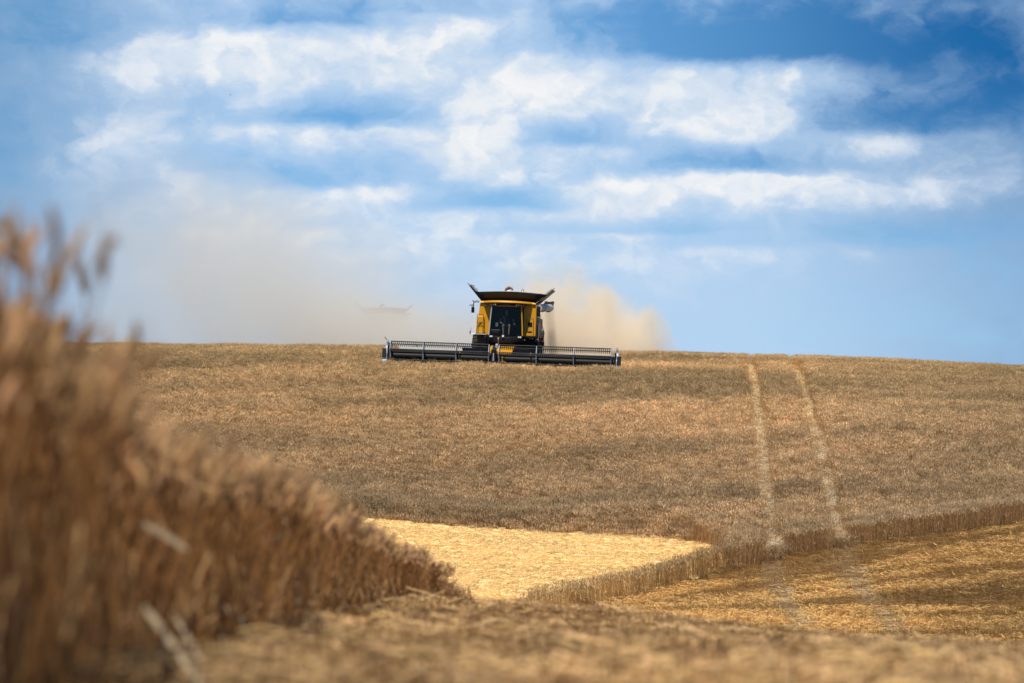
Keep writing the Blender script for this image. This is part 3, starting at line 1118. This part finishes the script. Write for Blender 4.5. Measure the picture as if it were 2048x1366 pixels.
    ring = [(0 + .20 * math.cos(a), -.87 + .20 * math.sin(a) * .85, 2.50 + .20 * math.sin(a) * .52) for a in np.linspace(0, 2 * math.pi, 21)]
    m.tube(ring, .016, 6, False)
    m.tube([(-.2, -.87, 2.5), (.2, -.87, 2.5)], .014, 6)
    m.build('steering_wheel', K, cab, True)
    m = MB(); m.box(-.74, -.36, -1.06, -.86, 2.06, 2.22)
    m.build('storage_case', M['redcase'], cab, bevel=.02)
    m = MB(); m.box(-.74, -.30, -1.06, -.84, 2.222, 2.26); m.build('case_lid', M['tube'], cab)
    m = MB(); m.box(-.55, -.42, -.8, -.74, 2.42, 2.62); m.build('monitor', M['tube'], cab)
    # ---- roof
    m = MB()
    nr = 16
    def roof_ring(z, fy, w0, w1):
        f = [(w0 + (w1 - w0) * i / nr, fy - 1.06 * max(0, 1 - abs(2.3 * i / nr - 1.15) ** 3.0), z + .035 * (1 - (2 * i / nr - 1) ** 2)) for i in range(nr + 1)]
        return f + [(w1, .05, z), (w0, .05, z)]
    m.loft([roof_ring(3.605, -.30, -1.40, 1.44), roof_ring(3.64, -.36, -1.43, 1.47), roof_ring(3.70, -.32, -1.42, 1.46), roof_ring(3.735, -.15, -1.30, 1.34)])
    roof = m.build('roof', Y, root, True)
    m = MB()
    by = lambda x: -.50 - .86 * max(0, 1 - abs(x) ** 3.0)
    f = [(-.98 + 1.98 * i / nr, by(-.98 + 1.98 * i / nr)) for i in range(nr + 1)]
    vs = [[(x, y, z0) for x, y in f] + [(x, y + .35, z0) for x, y in f[::-1]] for z0 in (3.50, 3.603)]
    for i, p in enumerate(vs[0]):       # ends cut at a slant
        k = p[0]
        vs[0][i] = (k * .93, p[1], p[2])
    m.loft(vs)
    bar = m.build('light_bar', K, roof, True)
    m = MB()
    vs = [[(x * .9, y + .03, z0) for x, y in f] + [(x * .9, y + .33, z0) for x, y in f[::-1]] for z0 in (3.465, 3.498)]
    m.loft(vs); m.build('lower_lip', Y, roof, True)
    for x in (-.86, -.77, -.67, -.56, .52, .64, .75, .87):
        yy = by(x)
        m = MB(); m.tube([(x, yy - .035, 3.553), (x, yy + .05, 3.553)], .032 if abs(x) < .7 else .024, 12)
        m.build('work_light', M['lamp'], roof, True)
    for x in (-1.12, 1.03):
        m = MB(); m.tube([(x, -.40, 3.50), (x, -.24, 3.50)], .055, 14)
        m.build('work_light', K, roof, True)
        m = MB(); m.tube([(x, -.412, 3.50), (x, -.402, 3.50)], .038, 14)
        m.build('work_light', M['lamp'], roof, True)

    # ---- grain tank extensions
    T = M['tank']
    x0, x1, y0, y1, zb = -1.24, 1.33, .45, 3.4, 3.60
    m = MB(); m.box(x0 + .03, x1 - .03, y0 + .03, y1 - .03, 3.45, 3.62); tank = m.build('grain_tank', T, root)
    m = MB()
    NF = 14
    bot = [(x0 + (x1 - x0) * i / NF, y0 + .0, zb) for i in range(NF + 1)]
    topf = [(-1.52 + 3.2 * i / NF, y0 - .62 - .10 * math.sin(math.pi * i / NF), 4.20 + .07 * math.sin(math.pi * i / NF)) for i in range(NF + 1)]
    ring = lambda rowA, rowB, dy: None
    m.loft([bot, topf], closed=False)
    o = m.build('tank_flap', T, tank, True); sm = o.modifiers.new('t', 'SOLIDIFY'); sm.thickness = .035
    m = MB()
    m.tube(topf, .022, 6)
    m.build('flap_rim', M['tube'], tank, True)
    m = MB()
    botr = [(x, y1, zb) for x, _, _ in bot]
    topr = [(x, y1 + .5, z + .06) for x, _, z in topf]
    m.loft([botr, topr], closed=False)
    o = m.build('tank_flap', T, tank, True); sm = o.modifiers.new('t', 'SOLIDIFY'); sm.thickness = .035
    for s, xb, xt, zt in ((-1, x0, -2.06, 4.56), (1, x1, 2.30, 4.44)):
        m = MB()
        m.plate([(xb, y0, zb), (xt, y0 - .12, zt), (xt, y1 + .1, zt + .03), (xb, y1, zb)] if s < 0 else [(xb, y1, zb), (xt, y1 + .1, zt + .03), (xt, y0 - .12, zt), (xb, y0, zb)], .04)
        fl = m.build('tank_flap', T, tank, bevel=.008)
        m = MB()
        dx, dz = (xt - xb), (zt - zb)
        for q in (.30, .55, .80, .98):
            px_, pz_ = xb + dx * q, zb + dz * q
            m.tube([(px_ - s * .05, y0 - .10 * q + .02, pz_ + .04), (px_ - s * .05, y1, pz_ + .05)], .022, 6)
        for yy in (y0 + .02, y0 + 1.0, y0 + 2.0):
            m.tube([(xb - s * .06, yy, zb + .06), (xt - s * .06, yy - .1, zt + .04)], .02, 6)
        m.build('flap_rib', M['tube'], fl, True)
        # canvas corner between front flap and side flap
        tf = topf[0] if s < 0 else topf[-1]
        m = MB()
        m.plate([(xb, y0 - .003, zb + .02), tf, (xb + dx * .68, y0 - .06, zb + dz * .68)], .012)
        m.build('corner_canvas', T, tank)
        m = MB()
        m.tube([(xt, y0 - .12, zt), (xt + s * .10, y0 - .13, zt + .08)], .018, 6)
        m.build('flap_stay', K, tank)
    m = MB()
    m.tube([(-.20, 1.5, 3.7), (-.20, 1.4, 4.10), (-.14, 1.3, 4.40), (-.02, 1.2, 4.50), (.12, 1.1, 4.46), (.17, 1.05, 4.38)], [.12, .12, .11, .085, .06, .045], 10)
    m.build('fill_auger', M['copper'], root, True)
    m = MB(); rr_ = [(math.cos(a) * .12, math.sin(a) * .10) for a in np.linspace(0, math.pi / 2, 6)]
    m.loft([[(.03 + r_ * math.cos(b), -.1 + r_ * math.sin(b), 4.25 + h_) for b in np.linspace(0, 2 * math.pi, 17)[:-1]] for r_, h_ in [(.12, -.05)] + [(max(r_, .004), h_) for r_, h_ in rr_]])
    m.build('receiver_dome', M['white'], root, True)
    m = MB(); m.tube([(.70, -.15, 4.18), (.71, -.15, 4.36), (.76, -.15, 4.42), (.81, -.15, 4.36), (.83, -.15, 4.18)], .014, 6)
    m.build('grab_hoop', K, root, True)

    # ---- unloading auger folded along the side
    m = MB()
    A, B = Vector((1.60, -.02, 3.45)), Vector((2.0, 5.6, 3.60))
    m.tube([A, A.lerp(B, .3), A.lerp(B, .301), A.lerp(B, .32), A.lerp(B, .321), B], [.19, .19, .215, .215, .19, .19], 20)
    m.tube([A + Vector((-.05, .15, -.05)), (1.42, .5, 3.2), (1.40, .6, 2.4)], .16, 14)
    aug = m.build('unloading_auger', M['tube'], root, True)
    m = MB()
    m.loft([[(1.63, 5.5, 3.78), (1.72, 5.5, 3.96), (1.95, 5.5, 3.92), (2.18, 5.5, 3.97), (2.21, 5.5, 3.90), (2.12, 5.5, 3.5), (2.0, 5.5, 3.36), (1.8, 5.5, 3.36)],
            [(1.66, 6.2, 3.76), (1.74, 6.2, 3.9), (1.95, 6.2, 3.88), (2.14, 6.2, 3.92), (2.16, 6.2, 3.85), (2.08, 6.2, 3.5), (1.98, 6.2, 3.4), (1.82, 6.2, 3.4)]])
    m.build('spout', M['dark'], aug, bevel=.02)

    # ---- mirrors
    for s, bx, zz in ((-1, -1.42, 3.68), (1, 1.50, 3.60)):
        m = MB()
        ex = bx + s * (.28 if s < 0 else .12)
        m.tube([(bx, -1.0, zz), (bx + s * .12, -1.05, zz + .03), (ex, -1.1, zz - .03), (ex, -1.1, zz - .28)], .022, 6)
        m.tube([(bx, -1.0, zz - .07), (bx + s * .12, -1.05, zz - .03), (ex, -1.1, zz - .08)], .016, 6)
        ar = m.build('mirror_arm', K, root, True)
        m = MB()
        if s < 0:
            m.box(-1.80, -1.72, -1.16, -1.04, 3.36, 3.55); m.box(-1.92, -1.80, -1.14, -1.04, 3.44, 3.53)
        else:
            m.box(1.58, 1.76, -1.14, -1.0, 3.36, 3.52)
        m.build('camera_pod', M['steel'] if s < 0 else K, ar, bevel=.02)
        m = MB()
        cx = -1.73 if s < 0 else 1.66
        w, z0, z1 = (.08, 3.08, 3.38) if s < 0 else (.10, 3.0, 3.42)
        m.box(cx - w, cx + w, -1.17, -1.09, z0, z1, .03)
        m.build('mirror', K, ar, bevel=.025)
        m = MB(); m.box(cx - .035, cx + .035, -1.18, -1.12, zz - .02, zz + .05)
        m.build('marker_lamp', M['red'], ar, bevel=.01)

    # ---- handrails, platforms, ladder
    def rail(name, xa, xb, y, z0, z1, zc):
        m = MB()
        m.tube([(xa, y, z0), (xa, y, z1 - .06), (xa + .03, y, z1 - .015), (xa + .08, y, z1), (xb - .08, y, z1), (xb - .03, y, z1 - .015), (xb, y, z1 - .06), (xb, y, z0)], .016, 6)
        m.tube([(xa, y, zc), (xb, y, zc)], .013, 6)
        return m.build(name, K, root, True)
    rail('handrail', -1.52, -1.20, -.75, 2.02, 3.03, 2.60)
    rail('handrail', 1.04, 1.42, -.75, 1.98, 2.88, 2.48)
    m = MB()
    m.box(-1.60, -1.0, -.95, -.43, 1.965, 2.01)
    m.build('platform', M['steel'], root, bevel=.01)
    m = MB()
    m.box(.96, 1.62, -.95, -.26, 1.93, 1.972)
    m.build('platform', K, root, bevel=.01)
    m = MB()
    m.tube([(-1.56, -.8, 1.98), (-1.86, -.82, 1.99)], .022, 6)
    sa = m.build('side_arm', M['steel'], root, True)
    m = MB(); m.tube([(-1.85, -.82, 2.0), (-1.85, -.82, 2.14)], .035, 8); m.build('marker_lamp', M['red'], sa, True)
    m = MB(); m.tube([(-1.83, -.82, 2.12), (-1.80, -.82, 2.34)], .008, 5); m.build('aerial', K, sa)
    m = MB()
    m.tube([(1.60, -.3, 1.5), (1.60, -.35, 2.5), (1.66, -.35, 2.76), (1.74, -.36, 2.80), (1.82, -.38, 2.66), (1.98, -.42, 2.10), (1.93, -.42, 2.0)], .017, 6)
    m.tube([(1.63, 0, 1.2), (1.63, 0, 2.6)], .02, 6)
    for z in (1.25, 1.5, 1.75, 2.0, 2.25):
        m.tube([(1.60, -.33, z), (1.63, .12, z)], .014, 5)
    m.build('ladder', K, root, True)
    m = MB()
    m.tube([(1.84, .1, 1.70), (1.84, .1, 1.98), (1.84, .1, 2.27), (1.84, .1, 2.31)], [.10, .11, .11, .07], 14)
    m.build('air_filter', M['brown'], root, True)
    m = MB()
    m.box(1.68, 1.96, 0, .4, 1.45, 1.74); m.box(1.70, 1.92, -.05, .0, 1.85, 2.0)
    m.build('tool_box', K, root, bevel=.03)
    m = MB(); m.tube([(1.78, -.08, 1.93), (1.78, -.03, 1.93)], .035, 10); m.build('marker_lamp', M['red'], root, True)
    for x, z in ((-1.08, 1.86), (-.72, 1.60), (.96, 1.77), (1.24, 1.86), (1.37, 1.86), (1.62, 1.83)):
        m = MB(); m.tube([(x, -.50, z), (x, -.40, z)], .035, 12)
        m.build('lamp', M['lamp'], root, True)

    # ---- wheels
    def wheel(x, y, r, w):
        t = MB()
        prof = [(r * .58, w * .36), (r * .80, w * .48), (r * .95, w * .5), (r, w * .40), (r, -w * .40), (r * .95, -w * .5), (r * .80, -w * .48), (r * .58, -w * .36)]
        n = 36
        t.loft([[(x + o_, y + rr_ * math.cos(2 * math.pi * k / n), r + rr_ * math.sin(2 * math.pi * k / n)) for rr_, o_ in prof] for k in range(n)] +
               [[(x + o_, y + rr_, r) for rr_, o_ in prof]], caps=False)
        for k in range(18):                    # chevron lugs
            a = 2 * math.pi * k / 18
            for s in (-1, 1):
                aa = a + (math.pi / 18 if s > 0 else 0)
                pts = [(x + s * w * q, y + (r + .02) * math.cos(aa + q * .35), r + (r + .02) * math.sin(aa + q * .35)) for q in (.02, .25, .48)]
                t.tube(pts, .03, 5)
        wh = t.build('wheel', M['rubber'], root, True)
        rm = MB()
        rm.tube([(x - w * .30, y, r), (x + w * .30, y, r)], r * .585, 28)
        rm.tube([(x - w * .34, y, r), (x + w * .34, y, r)], r * .2, 16)
        rm.build('rim', Y, wh, True)
    for s in (-1, 1):
        wheel(s * 1.45, 1.0, .98, .72)
        wheel(s * 1.35, 5.4, .68, .50)
    m = MB(); m.box(-1.4, 1.4, .85, 1.15, .88, 1.08); m.build('axle', D, root)
    m = MB(); m.box(-1.2, 1.2, 5.3, 5.5, .6, .75); m.build('axle', D, root)

    # ---- feeder house
    m = MB()
    m.prism([(-.35, 1.50), (-.35, .95), (-3.35, .42), (-3.35, 1.16), (-2.6, 1.24)], -.74, .50, 'x')
    fh = m.build('feeder_house', Y, root, bevel=.03)
    m = MB(); m.box(-1.0, -.88, -3.3, -2.2, .9, 1.36); m.build('feeder_frame', D, fh, bevel=.02)
    m = MB(); m.box(.56, .66, -3.3, -1.8, .9, 1.42); m.build('feeder_frame', D, fh, bevel=.02)
    m = MB()
    m.tube([(-.30, -2.4, 1.45), (-.26, -2.6, 1.62), (-.31, -2.7, 1.76), (-.28, -2.8, 1.83), (-.24, -2.9, 1.74)], .022, 8)
    m.build('hose', M['beige'], fh, True)

    # ---- header
    WL, WR = -5.72, 5.80
    m = MB()
    for xa, xb in ((WL, -.05), (.05, WR)):
        m.prism([(-3.42, .30), (-3.50, .30), (-3.56, .8), (-3.50, 1.0), (-3.40, 1.0)], xa, xb, 'x')
    m.tube([(WL, -3.40, .99), (-.98, -3.40, .99)], .07, 10); m.tube([(.52, -3.40, .99), (WR, -3.40, .99)], .07, 10)
    m.box(WL, WR, -4.75, -3.45, .16, .26)
    m.box(-2.05, -.9, -3.36, -3.26, .9, 1.26); m.box(.58, 1.75, -3.36, -3.26, .9, 1.26)
    hd = m.build('header', M['navy'], root, True, bevel=.01)
    # tapered conveying drum in front of the back sheet
    m = MB()
    for xa, xb in ((WL + .1, -.2), (.2, WR - .1)):
        m.tube([(xa, -3.85, .72), (xb, -3.85, .72)], .20, 16)
    m.build('conveying_drum', M['black'], hd, True)
    m = MB()
    for xa, xb in ((WL, -1.05), (.6, WR)):
        m.box(xa, xb, -3.34, -3.10, 1.02, 1.045)
    m.build('top_ledge', M['beige'], hd)
    # reels
    RC, RZ, RR = -4.35, .93, .54
    for xa, xb in ((-5.60, -.62), (-.10, 5.55)):
        m = MB(); m.tube([(xa, RC, RZ), (xb, RC, RZ)], .07, 10)
        m.build('reel_tube', K, hd, True)
        for k in range(6):
            a = R(74 + 60 * k)
            by, bz = RC - RR * math.cos(a), RZ + RR * math.sin(a)
            m = MB()
            m.tube([(xa, by, bz), (xb, by, bz)], .029, 6)
            x = xa + .06
            while x < xb:
                m.tube([(x, by, bz), (x, by - .03, bz - .08), (x, by - .015, bz - .13)], [.022, .020, .010], 4)
                x += .098
            m.build('reel_bat', K, hd)
        for q in range(4):
            x = xa + (xb - xa) * q / 3
            m = MB()
            for k in range(6):
                a = R(74 + 60 * k)
                a2 = R(74 + 60 * (k + 1))
                p = lambda aa, r_: (x, RC - r_ * math.cos(aa), RZ + r_ * math.sin(aa))
                am = (a + a2) / 2
                m.tube([p(a, RR), p(am, RR * .9), p(a2, RR)], .022, 5)
                m.tube([p(a, .06), p(a, RR)], .024, 5)
            m.build('reel_spider', M['steel'], hd)
    # reel arms in the middle and at both ends
    for x in (-.42, -.33):
        m = MB(); m.tube([(x, -3.4, 1.25), (x, -4.1, 1.38), (x, -4.6, 1.05), (x, -4.75, .45)], .045, 6); m.build('reel_arm', D, hd)
    m = MB(); m.box(-.30, -.16, -4.62, -4.4, 1.28, 1.50); m.build('reel_motor', M['steel'], hd, bevel=.03)
    m = MB()
    m.box(-.50, -.26, -4.70, -4.0, .30, 1.22); m.build('centre_divider', K, hd, bevel=.04)
    m = MB(); m.box(-.40, -.34, -4.78, -4.71, .62, 1.02); m.build('centre_plate', M['steel'], hd, bevel=.01)
    # dividers
    for s, xe in ((-1, -5.72), (1, 5.80)):
        m = MB()
        m.loft([[(xe + s * k0, -3.3, z) if False else (xe, y_, z) for y_ in (-5.3 if z < .5 else -4.9 if z < .9 else -4.5, -3.3)] +
                [(xe + s * t_, -3.3, z), (xe + s * t_, -5.35 if z < .5 else -4.9 if z < .9 else -4.5, z)] for z, t_ in ((.2, .30), (.5, .26), (.85, .20), (1.2, .13), (1.40, .07))])
        dv = m.build('crop_divider', M['steel'], hd, bevel=.03)
        m = MB(); m.box(min(xe + s * .26, xe + s * .05), max(xe + s * .26, xe + s * .05), -4.96, -4.90, .62, 1.08); m.build('divider_guard', D, dv, bevel=.02)
        m = MB(); m.box(min(xe, xe - s * .06), max(xe, xe - s * .06), -4.9, -3.5, .3, 1.25); m.build('end_sheet', K, dv)
        m = MB(); m.tube([(xe + s * .04, -4.5, 1.38), (xe + s * .04, -4.45, 1.50)], .05, 8); m.build('reel_lift_cylinder', M['steel'], dv, True)
    m = MB(); m.tube([(-5.78, -4.2, 1.42), (-5.94, -4.25, 1.66)], .02, 6); m.build('marker_stick', M['brown'], hd)
    for x in (-2.12, 1.48):
        m = MB(); m.box(x - .035, x + .035, -4.12, -4.08, .90, 1.10); m.build('amber_marker', M['amber'], hd, bevel=.008)
    # knife with guards
    m = MB()
    m.box(WL, WR, -4.82, -4.74, .235, .285)
    x = WL + .05
    while x < WR:
        m.tube([(x, -4.8, .26), (x, -4.95, .27)], [.016, .004], 4)
        x += .1524
    m.build('knife', D, hd)
    # hydraulic bits on the back frame
    m = MB()
    m.tube([(-4.55, -3.4, 1.2), (-4.50, -3.4, 1.30), (-4.38, -3.4, 1.30), (-4.35, -3.4, 1.2)], .02, 6)
    m.build('hose_loop', D, hd, True)
    return root


harv = build_harvester()
harv.location = (-0.35, 148.0, hz(-.35, 149))
harv.rotation_euler = (R(-.5), R(2.0), R(-3.0))
harv2 = copy_tree(harv)
harv2.location = (-10.2, 223.0, -1.62)
harv2.rotation_euler = (0, R(.5), R(2))
tag(harv2, 'distant combine harvester almost lost in the dust, only its tank rim showing', 'combine harvester')
for o in (harv, harv2):
    o['group'] = 'combine harvesters at work on the crest'


# ------------------------------------------------------------------ the driver
def skin_mesh(name, joints, bones, mat, parent, sub=2):
    me = bpy.data.meshes.new(name)
    me.from_pydata([j[:3] for j in joints], bones, [])
    o = bpy.data.objects.new(name, me)
    C.objects.link(o)
    o.parent = parent
    sk = o.modifiers.new('skin', 'SKIN')
    sk.use_smooth_shade = True
    for i, j in enumerate(joints):
        v = me.skin_vertices[0].data[i]
        v.radius = (j[3], j[3])
        v.use_root = (i == 0)
    ss = o.modifiers.new('sub', 'SUBSURF'); ss.levels = sub; ss.render_levels = sub
    me.materials.append(mat)
    return o


def build_driver():
    t = empty('person')
    tag(t, 'person in dark shirt and shorts sitting at the wheel inside the cab', 'person')
    J = [(0, -.45, 2.50, .14), (0, -.42, 2.72, .14), (0, -.42, 2.92, .15), (0, -.44, 3.03, .06), (0, -.46, 3.09, .055), (0, -.50, 3.17, .085), (0, -.50, 3.27, .085), (0, -.50, 3.33, .05),
         (-.20, -.43, 2.95, .06), (-.33, -.58, 2.74, .048), (-.30, -.86, 2.62, .036), (-.21, -.90, 2.60, .03),
         (.20, -.43, 2.95, .06), (.36, -.52, 2.74, .048), (.42, -.78, 2.60, .036), (.42, -.88, 2.57, .03),
         (-.10, -.52, 2.48, .095), (-.15, -.92, 2.50, .07), (-.13, -.98, 2.16, .05), (-.13, -1.0, 2.04, .035), (-.13, -1.08, 2.02, .03),
         (.10, -.52, 2.48, .095), (.17, -.92, 2.50, .07), (.16, -.98, 2.16, .05), (.16, -1.0, 2.04, .035), (.16, -1.08, 2.02, .03)]
    B = [(0, 1), (1, 2), (2, 3), (3, 4), (4, 5), (5, 6), (6, 7), (2, 8), (8, 9), (9, 10), (10, 11), (2, 12), (12, 13), (13, 14), (14, 15),
         (0, 16), (16, 17), (17, 18), (18, 19), (19, 20), (0, 21), (21, 22), (22, 23), (23, 24), (24, 25)]
    # fingers, five to a hand, closed forward
    for hi, s in ((11, -1), (15, 1)):
        hx, hy, hz_ = J[hi][:3]
        for k, ln in enumerate((.045, .065, .072, .066, .052)):
            ox = (k - 2) * .018 * s
            i = len(J)
            if k == 0:
                J += [(hx - s * .035, hy - .005, hz_ + .01, .010), (hx - s * .05, hy - .035, hz_ + .005, .008)]
            else:
                J += [(hx + ox, hy - .05, hz_ + .005, .009), (hx + ox, hy - .05 - ln * .4, hz_ - .03, .008)]
            B += [(hi, i), (i, i + 1)]
    skin_mesh('body', J, B, M['skin'], t)
    S = [(0, -.45, 2.50, .155), (0, -.42, 2.72, .158), (0, -.42, 2.92, .165), (0, -.44, 3.01, .07), (-.20, -.43, 2.95, .075), (-.30, -.54, 2.79, .062), (.20, -.43, 2.95, .075), (.33, -.50, 2.79, .062)]
    skin_mesh('shirt', S, [(0, 1), (1, 2), (2, 3), (2, 4), (4, 5), (2, 6), (6, 7)], M['shirt'], t)
    S = [(0, -.45, 2.49, .16), (-.10, -.52, 2.48, .11), (-.14, -.84, 2.50, .09), (.10, -.52, 2.48, .11), (.16, -.84, 2.50, .09)]
    skin_mesh('shorts', S, [(0, 1), (1, 2), (0, 3), (3, 4)], M['shorts'], t)
    S = [(0, -.47, 3.28, .088), (0, -.44, 3.20, .08), (0, -.50, 3.34, .05)]
    skin_mesh('hair', S, [(0, 1), (0, 2)], M['hair'], t)
    m = MB()
    m.loft([[(.012 * math.cos(a), -.585 - .03 * k, 3.20 - .012 * k + .016 * math.sin(a) * (1 - .5 * k)) for a in np.linspace(0, 2 * math.pi, 9)[:-1]] for k in (0, .5, 1)])
    m.build('nose', M['skin'], t, True)
    t.location = harv.location
    t.rotation_euler = harv.rotation_euler


build_driver()


# ------------------------------------------------------------------ specks flying in the sky
def bird(px, py, d, span, label):
    x, y, z = P3(px, py, d)
    t = empty('flying_bird', (x, y, z), (0, 0, R(30)))
    tag(t, label, 'bird', 'birds in the sky')
    s = span
    m = MB()
    m.tube([(0, -.45 * s, 0), (0, -.3 * s, .02 * s), (0, 0, .03 * s), (0, .3 * s, .0), (0, .5 * s, 0)], [.03 * s, .09 * s, .12 * s, .07 * s, .02 * s], 8)
    m.build('body', M['bird'], t, True)
    for q in (-1, 1):
        m = MB()
        m.plate([(q * .05 * s, -.18 * s, .05 * s), (q * .30 * s, -.22 * s, .16 * s), (q * .62 * s, .0, .10 * s), (q * .30 * s, .10 * s, .14 * s), (q * .05 * s, .14 * s, .05 * s)], .012 * s)
        m.build('wing', M['bird'], t)


bird(461, 190, 170, .17, 'tiny dark bird flying high among the clouds at upper left')
bird(732, 430, 190, .11, 'tiniest dark bird speck flying lower below the clouds')


# ------------------------------------------------------------------ dust
def dust(name, outline, y0, y1, blobs, label, dens, noise_scale, lo, hi, seed, inner, outer, col=(0.93, 0.83, 0.66), aniso=-0.3):
    """a closed hull whose inside holds airborne dust: soft clouds broken up by turbulence (all in metres)"""
    m = MB()
    cx = sum(p[0] for p in outline) / len(outline); cz = sum(p[1] for p in outline) / len(outline)
    rings = []
    for q, k in ((0, .80), (.15, .95), (.5, 1), (.85, .95), (1, .80)):
        rings.append([(cx + (x - cx) * k, y0 + (y1 - y0) * q, cz + (z - cz) * k) for x, z in outline])
    m.loft(rings)
    mt, N = newmat(name + '_air')
    p = N.n('ShaderNodeNewGeometry').outputs['Position']
    w = N.noise(p, noise_scale * .6, 2, .5)
    wv = N.vec('MULTIPLY', N.vec('SUBTRACT', w.outputs['Color'], (.5, .5, .5)), (2.6, 2.6, 1.9))
    pw = N.vec('ADD', p, wv)
    acc = None
    for (bx, by, bz, rx, ry, rz, wt) in blobs:
        q = N.vec('MULTIPLY', N.vec('SUBTRACT', pw, (bx, by, bz)), (1 / rx, 1 / ry, 1 / rz))
        e = N.math('MULTIPLY', N.ramp(N.vec('LENGTH', q), inner, outer, 1.0, 0.0), wt)
        acc = e if acc is None else N.math('ADD', acc, e)
    n = N.noise(N.vec('ADD', pw, (seed, seed * 2, 0)), noise_scale, 4, .6).outputs['Fac']
    f = N.math('MULTIPLY', N.math('MULTIPLY', acc, N.ramp(n, lo, hi, .12, 1.0)), dens)
    v = N.n('ShaderNodeVolumePrincipled')
    v.inputs['Color'].default_value = c4(col)
    v.inputs['Anisotropy'].default_value = aniso
    N.set(v.inputs['Density'], f)
    o = N.n('ShaderNodeOutputMaterial')
    N.t.links.new(v.outputs[0], o.inputs['Volume'])
    ob = m.build(name, mt)
    tag(ob, label, 'dust', kind='stuff')


dust('dust_cloud', [(-2.2, -2.0), (8.6, -2.2), (9.3, -.5), (8.7, 1.5), (7.0, 3.2), (5.0, 4.2), (2.5, 4.8), (-2.2, 4.6)], 152.5, 167,
     [(4.2, 160, -.4, 3.4, 5, 2.8, 1.0), (6.9, 160, -.6, 1.7, 4, 1.6, 1.5), (7.9, 160, .0, 1.0, 3.5, 1.8, .6), (5.0, 160, 1.2, 1.2, 3, 1.8, .9), (2.2, 159, .2, 3.2, 5, 3.6, .55), (0, 159, -.3, 4, 5, 2, .4), (7.7, 160, 1.2, .7, 2.5, .7, .7), (5.4, 160, 2.1, .8, 2.5, .7, .35)],
     'tan dust cloud billowing out to the right of the harvester', 2.3, .75, .42, .60, 3.0, .25, 1.35, (0.997, 0.90, 0.735))
dust('dust_plume', [(-36, -2.2), (2, -2.2), (3, 1), (0, 4.2), (-8, 7.5), (-17, 12), (-27, 14), (-36, 10)], 168, 214,
     [(-10.2, 204, -.6, 6, 9, 3.0, 3.0), (-11, 205, 1.0, 6, 9, 2.4, .95), (-13, 190, .8, 9, 16, 5.0, .42), (-21, 190, 4.0, 8, 16, 6.5, .34), (-4, 188, -.8, 8, 14, 3.0, .9),
      (-19, 190, 0.4, 9, 16, 5, .34), (-14, 190, 4.5, 8, 16, 5.0, .20), (-21, 190, 7.5, 8, 16, 4.5, .20)],
     'thin pale dust plume drifting left over the crest behind the harvester', .16, .16, .30, .68, 8.0, 0.0, 1.5, (0.996, 0.915, 0.79))
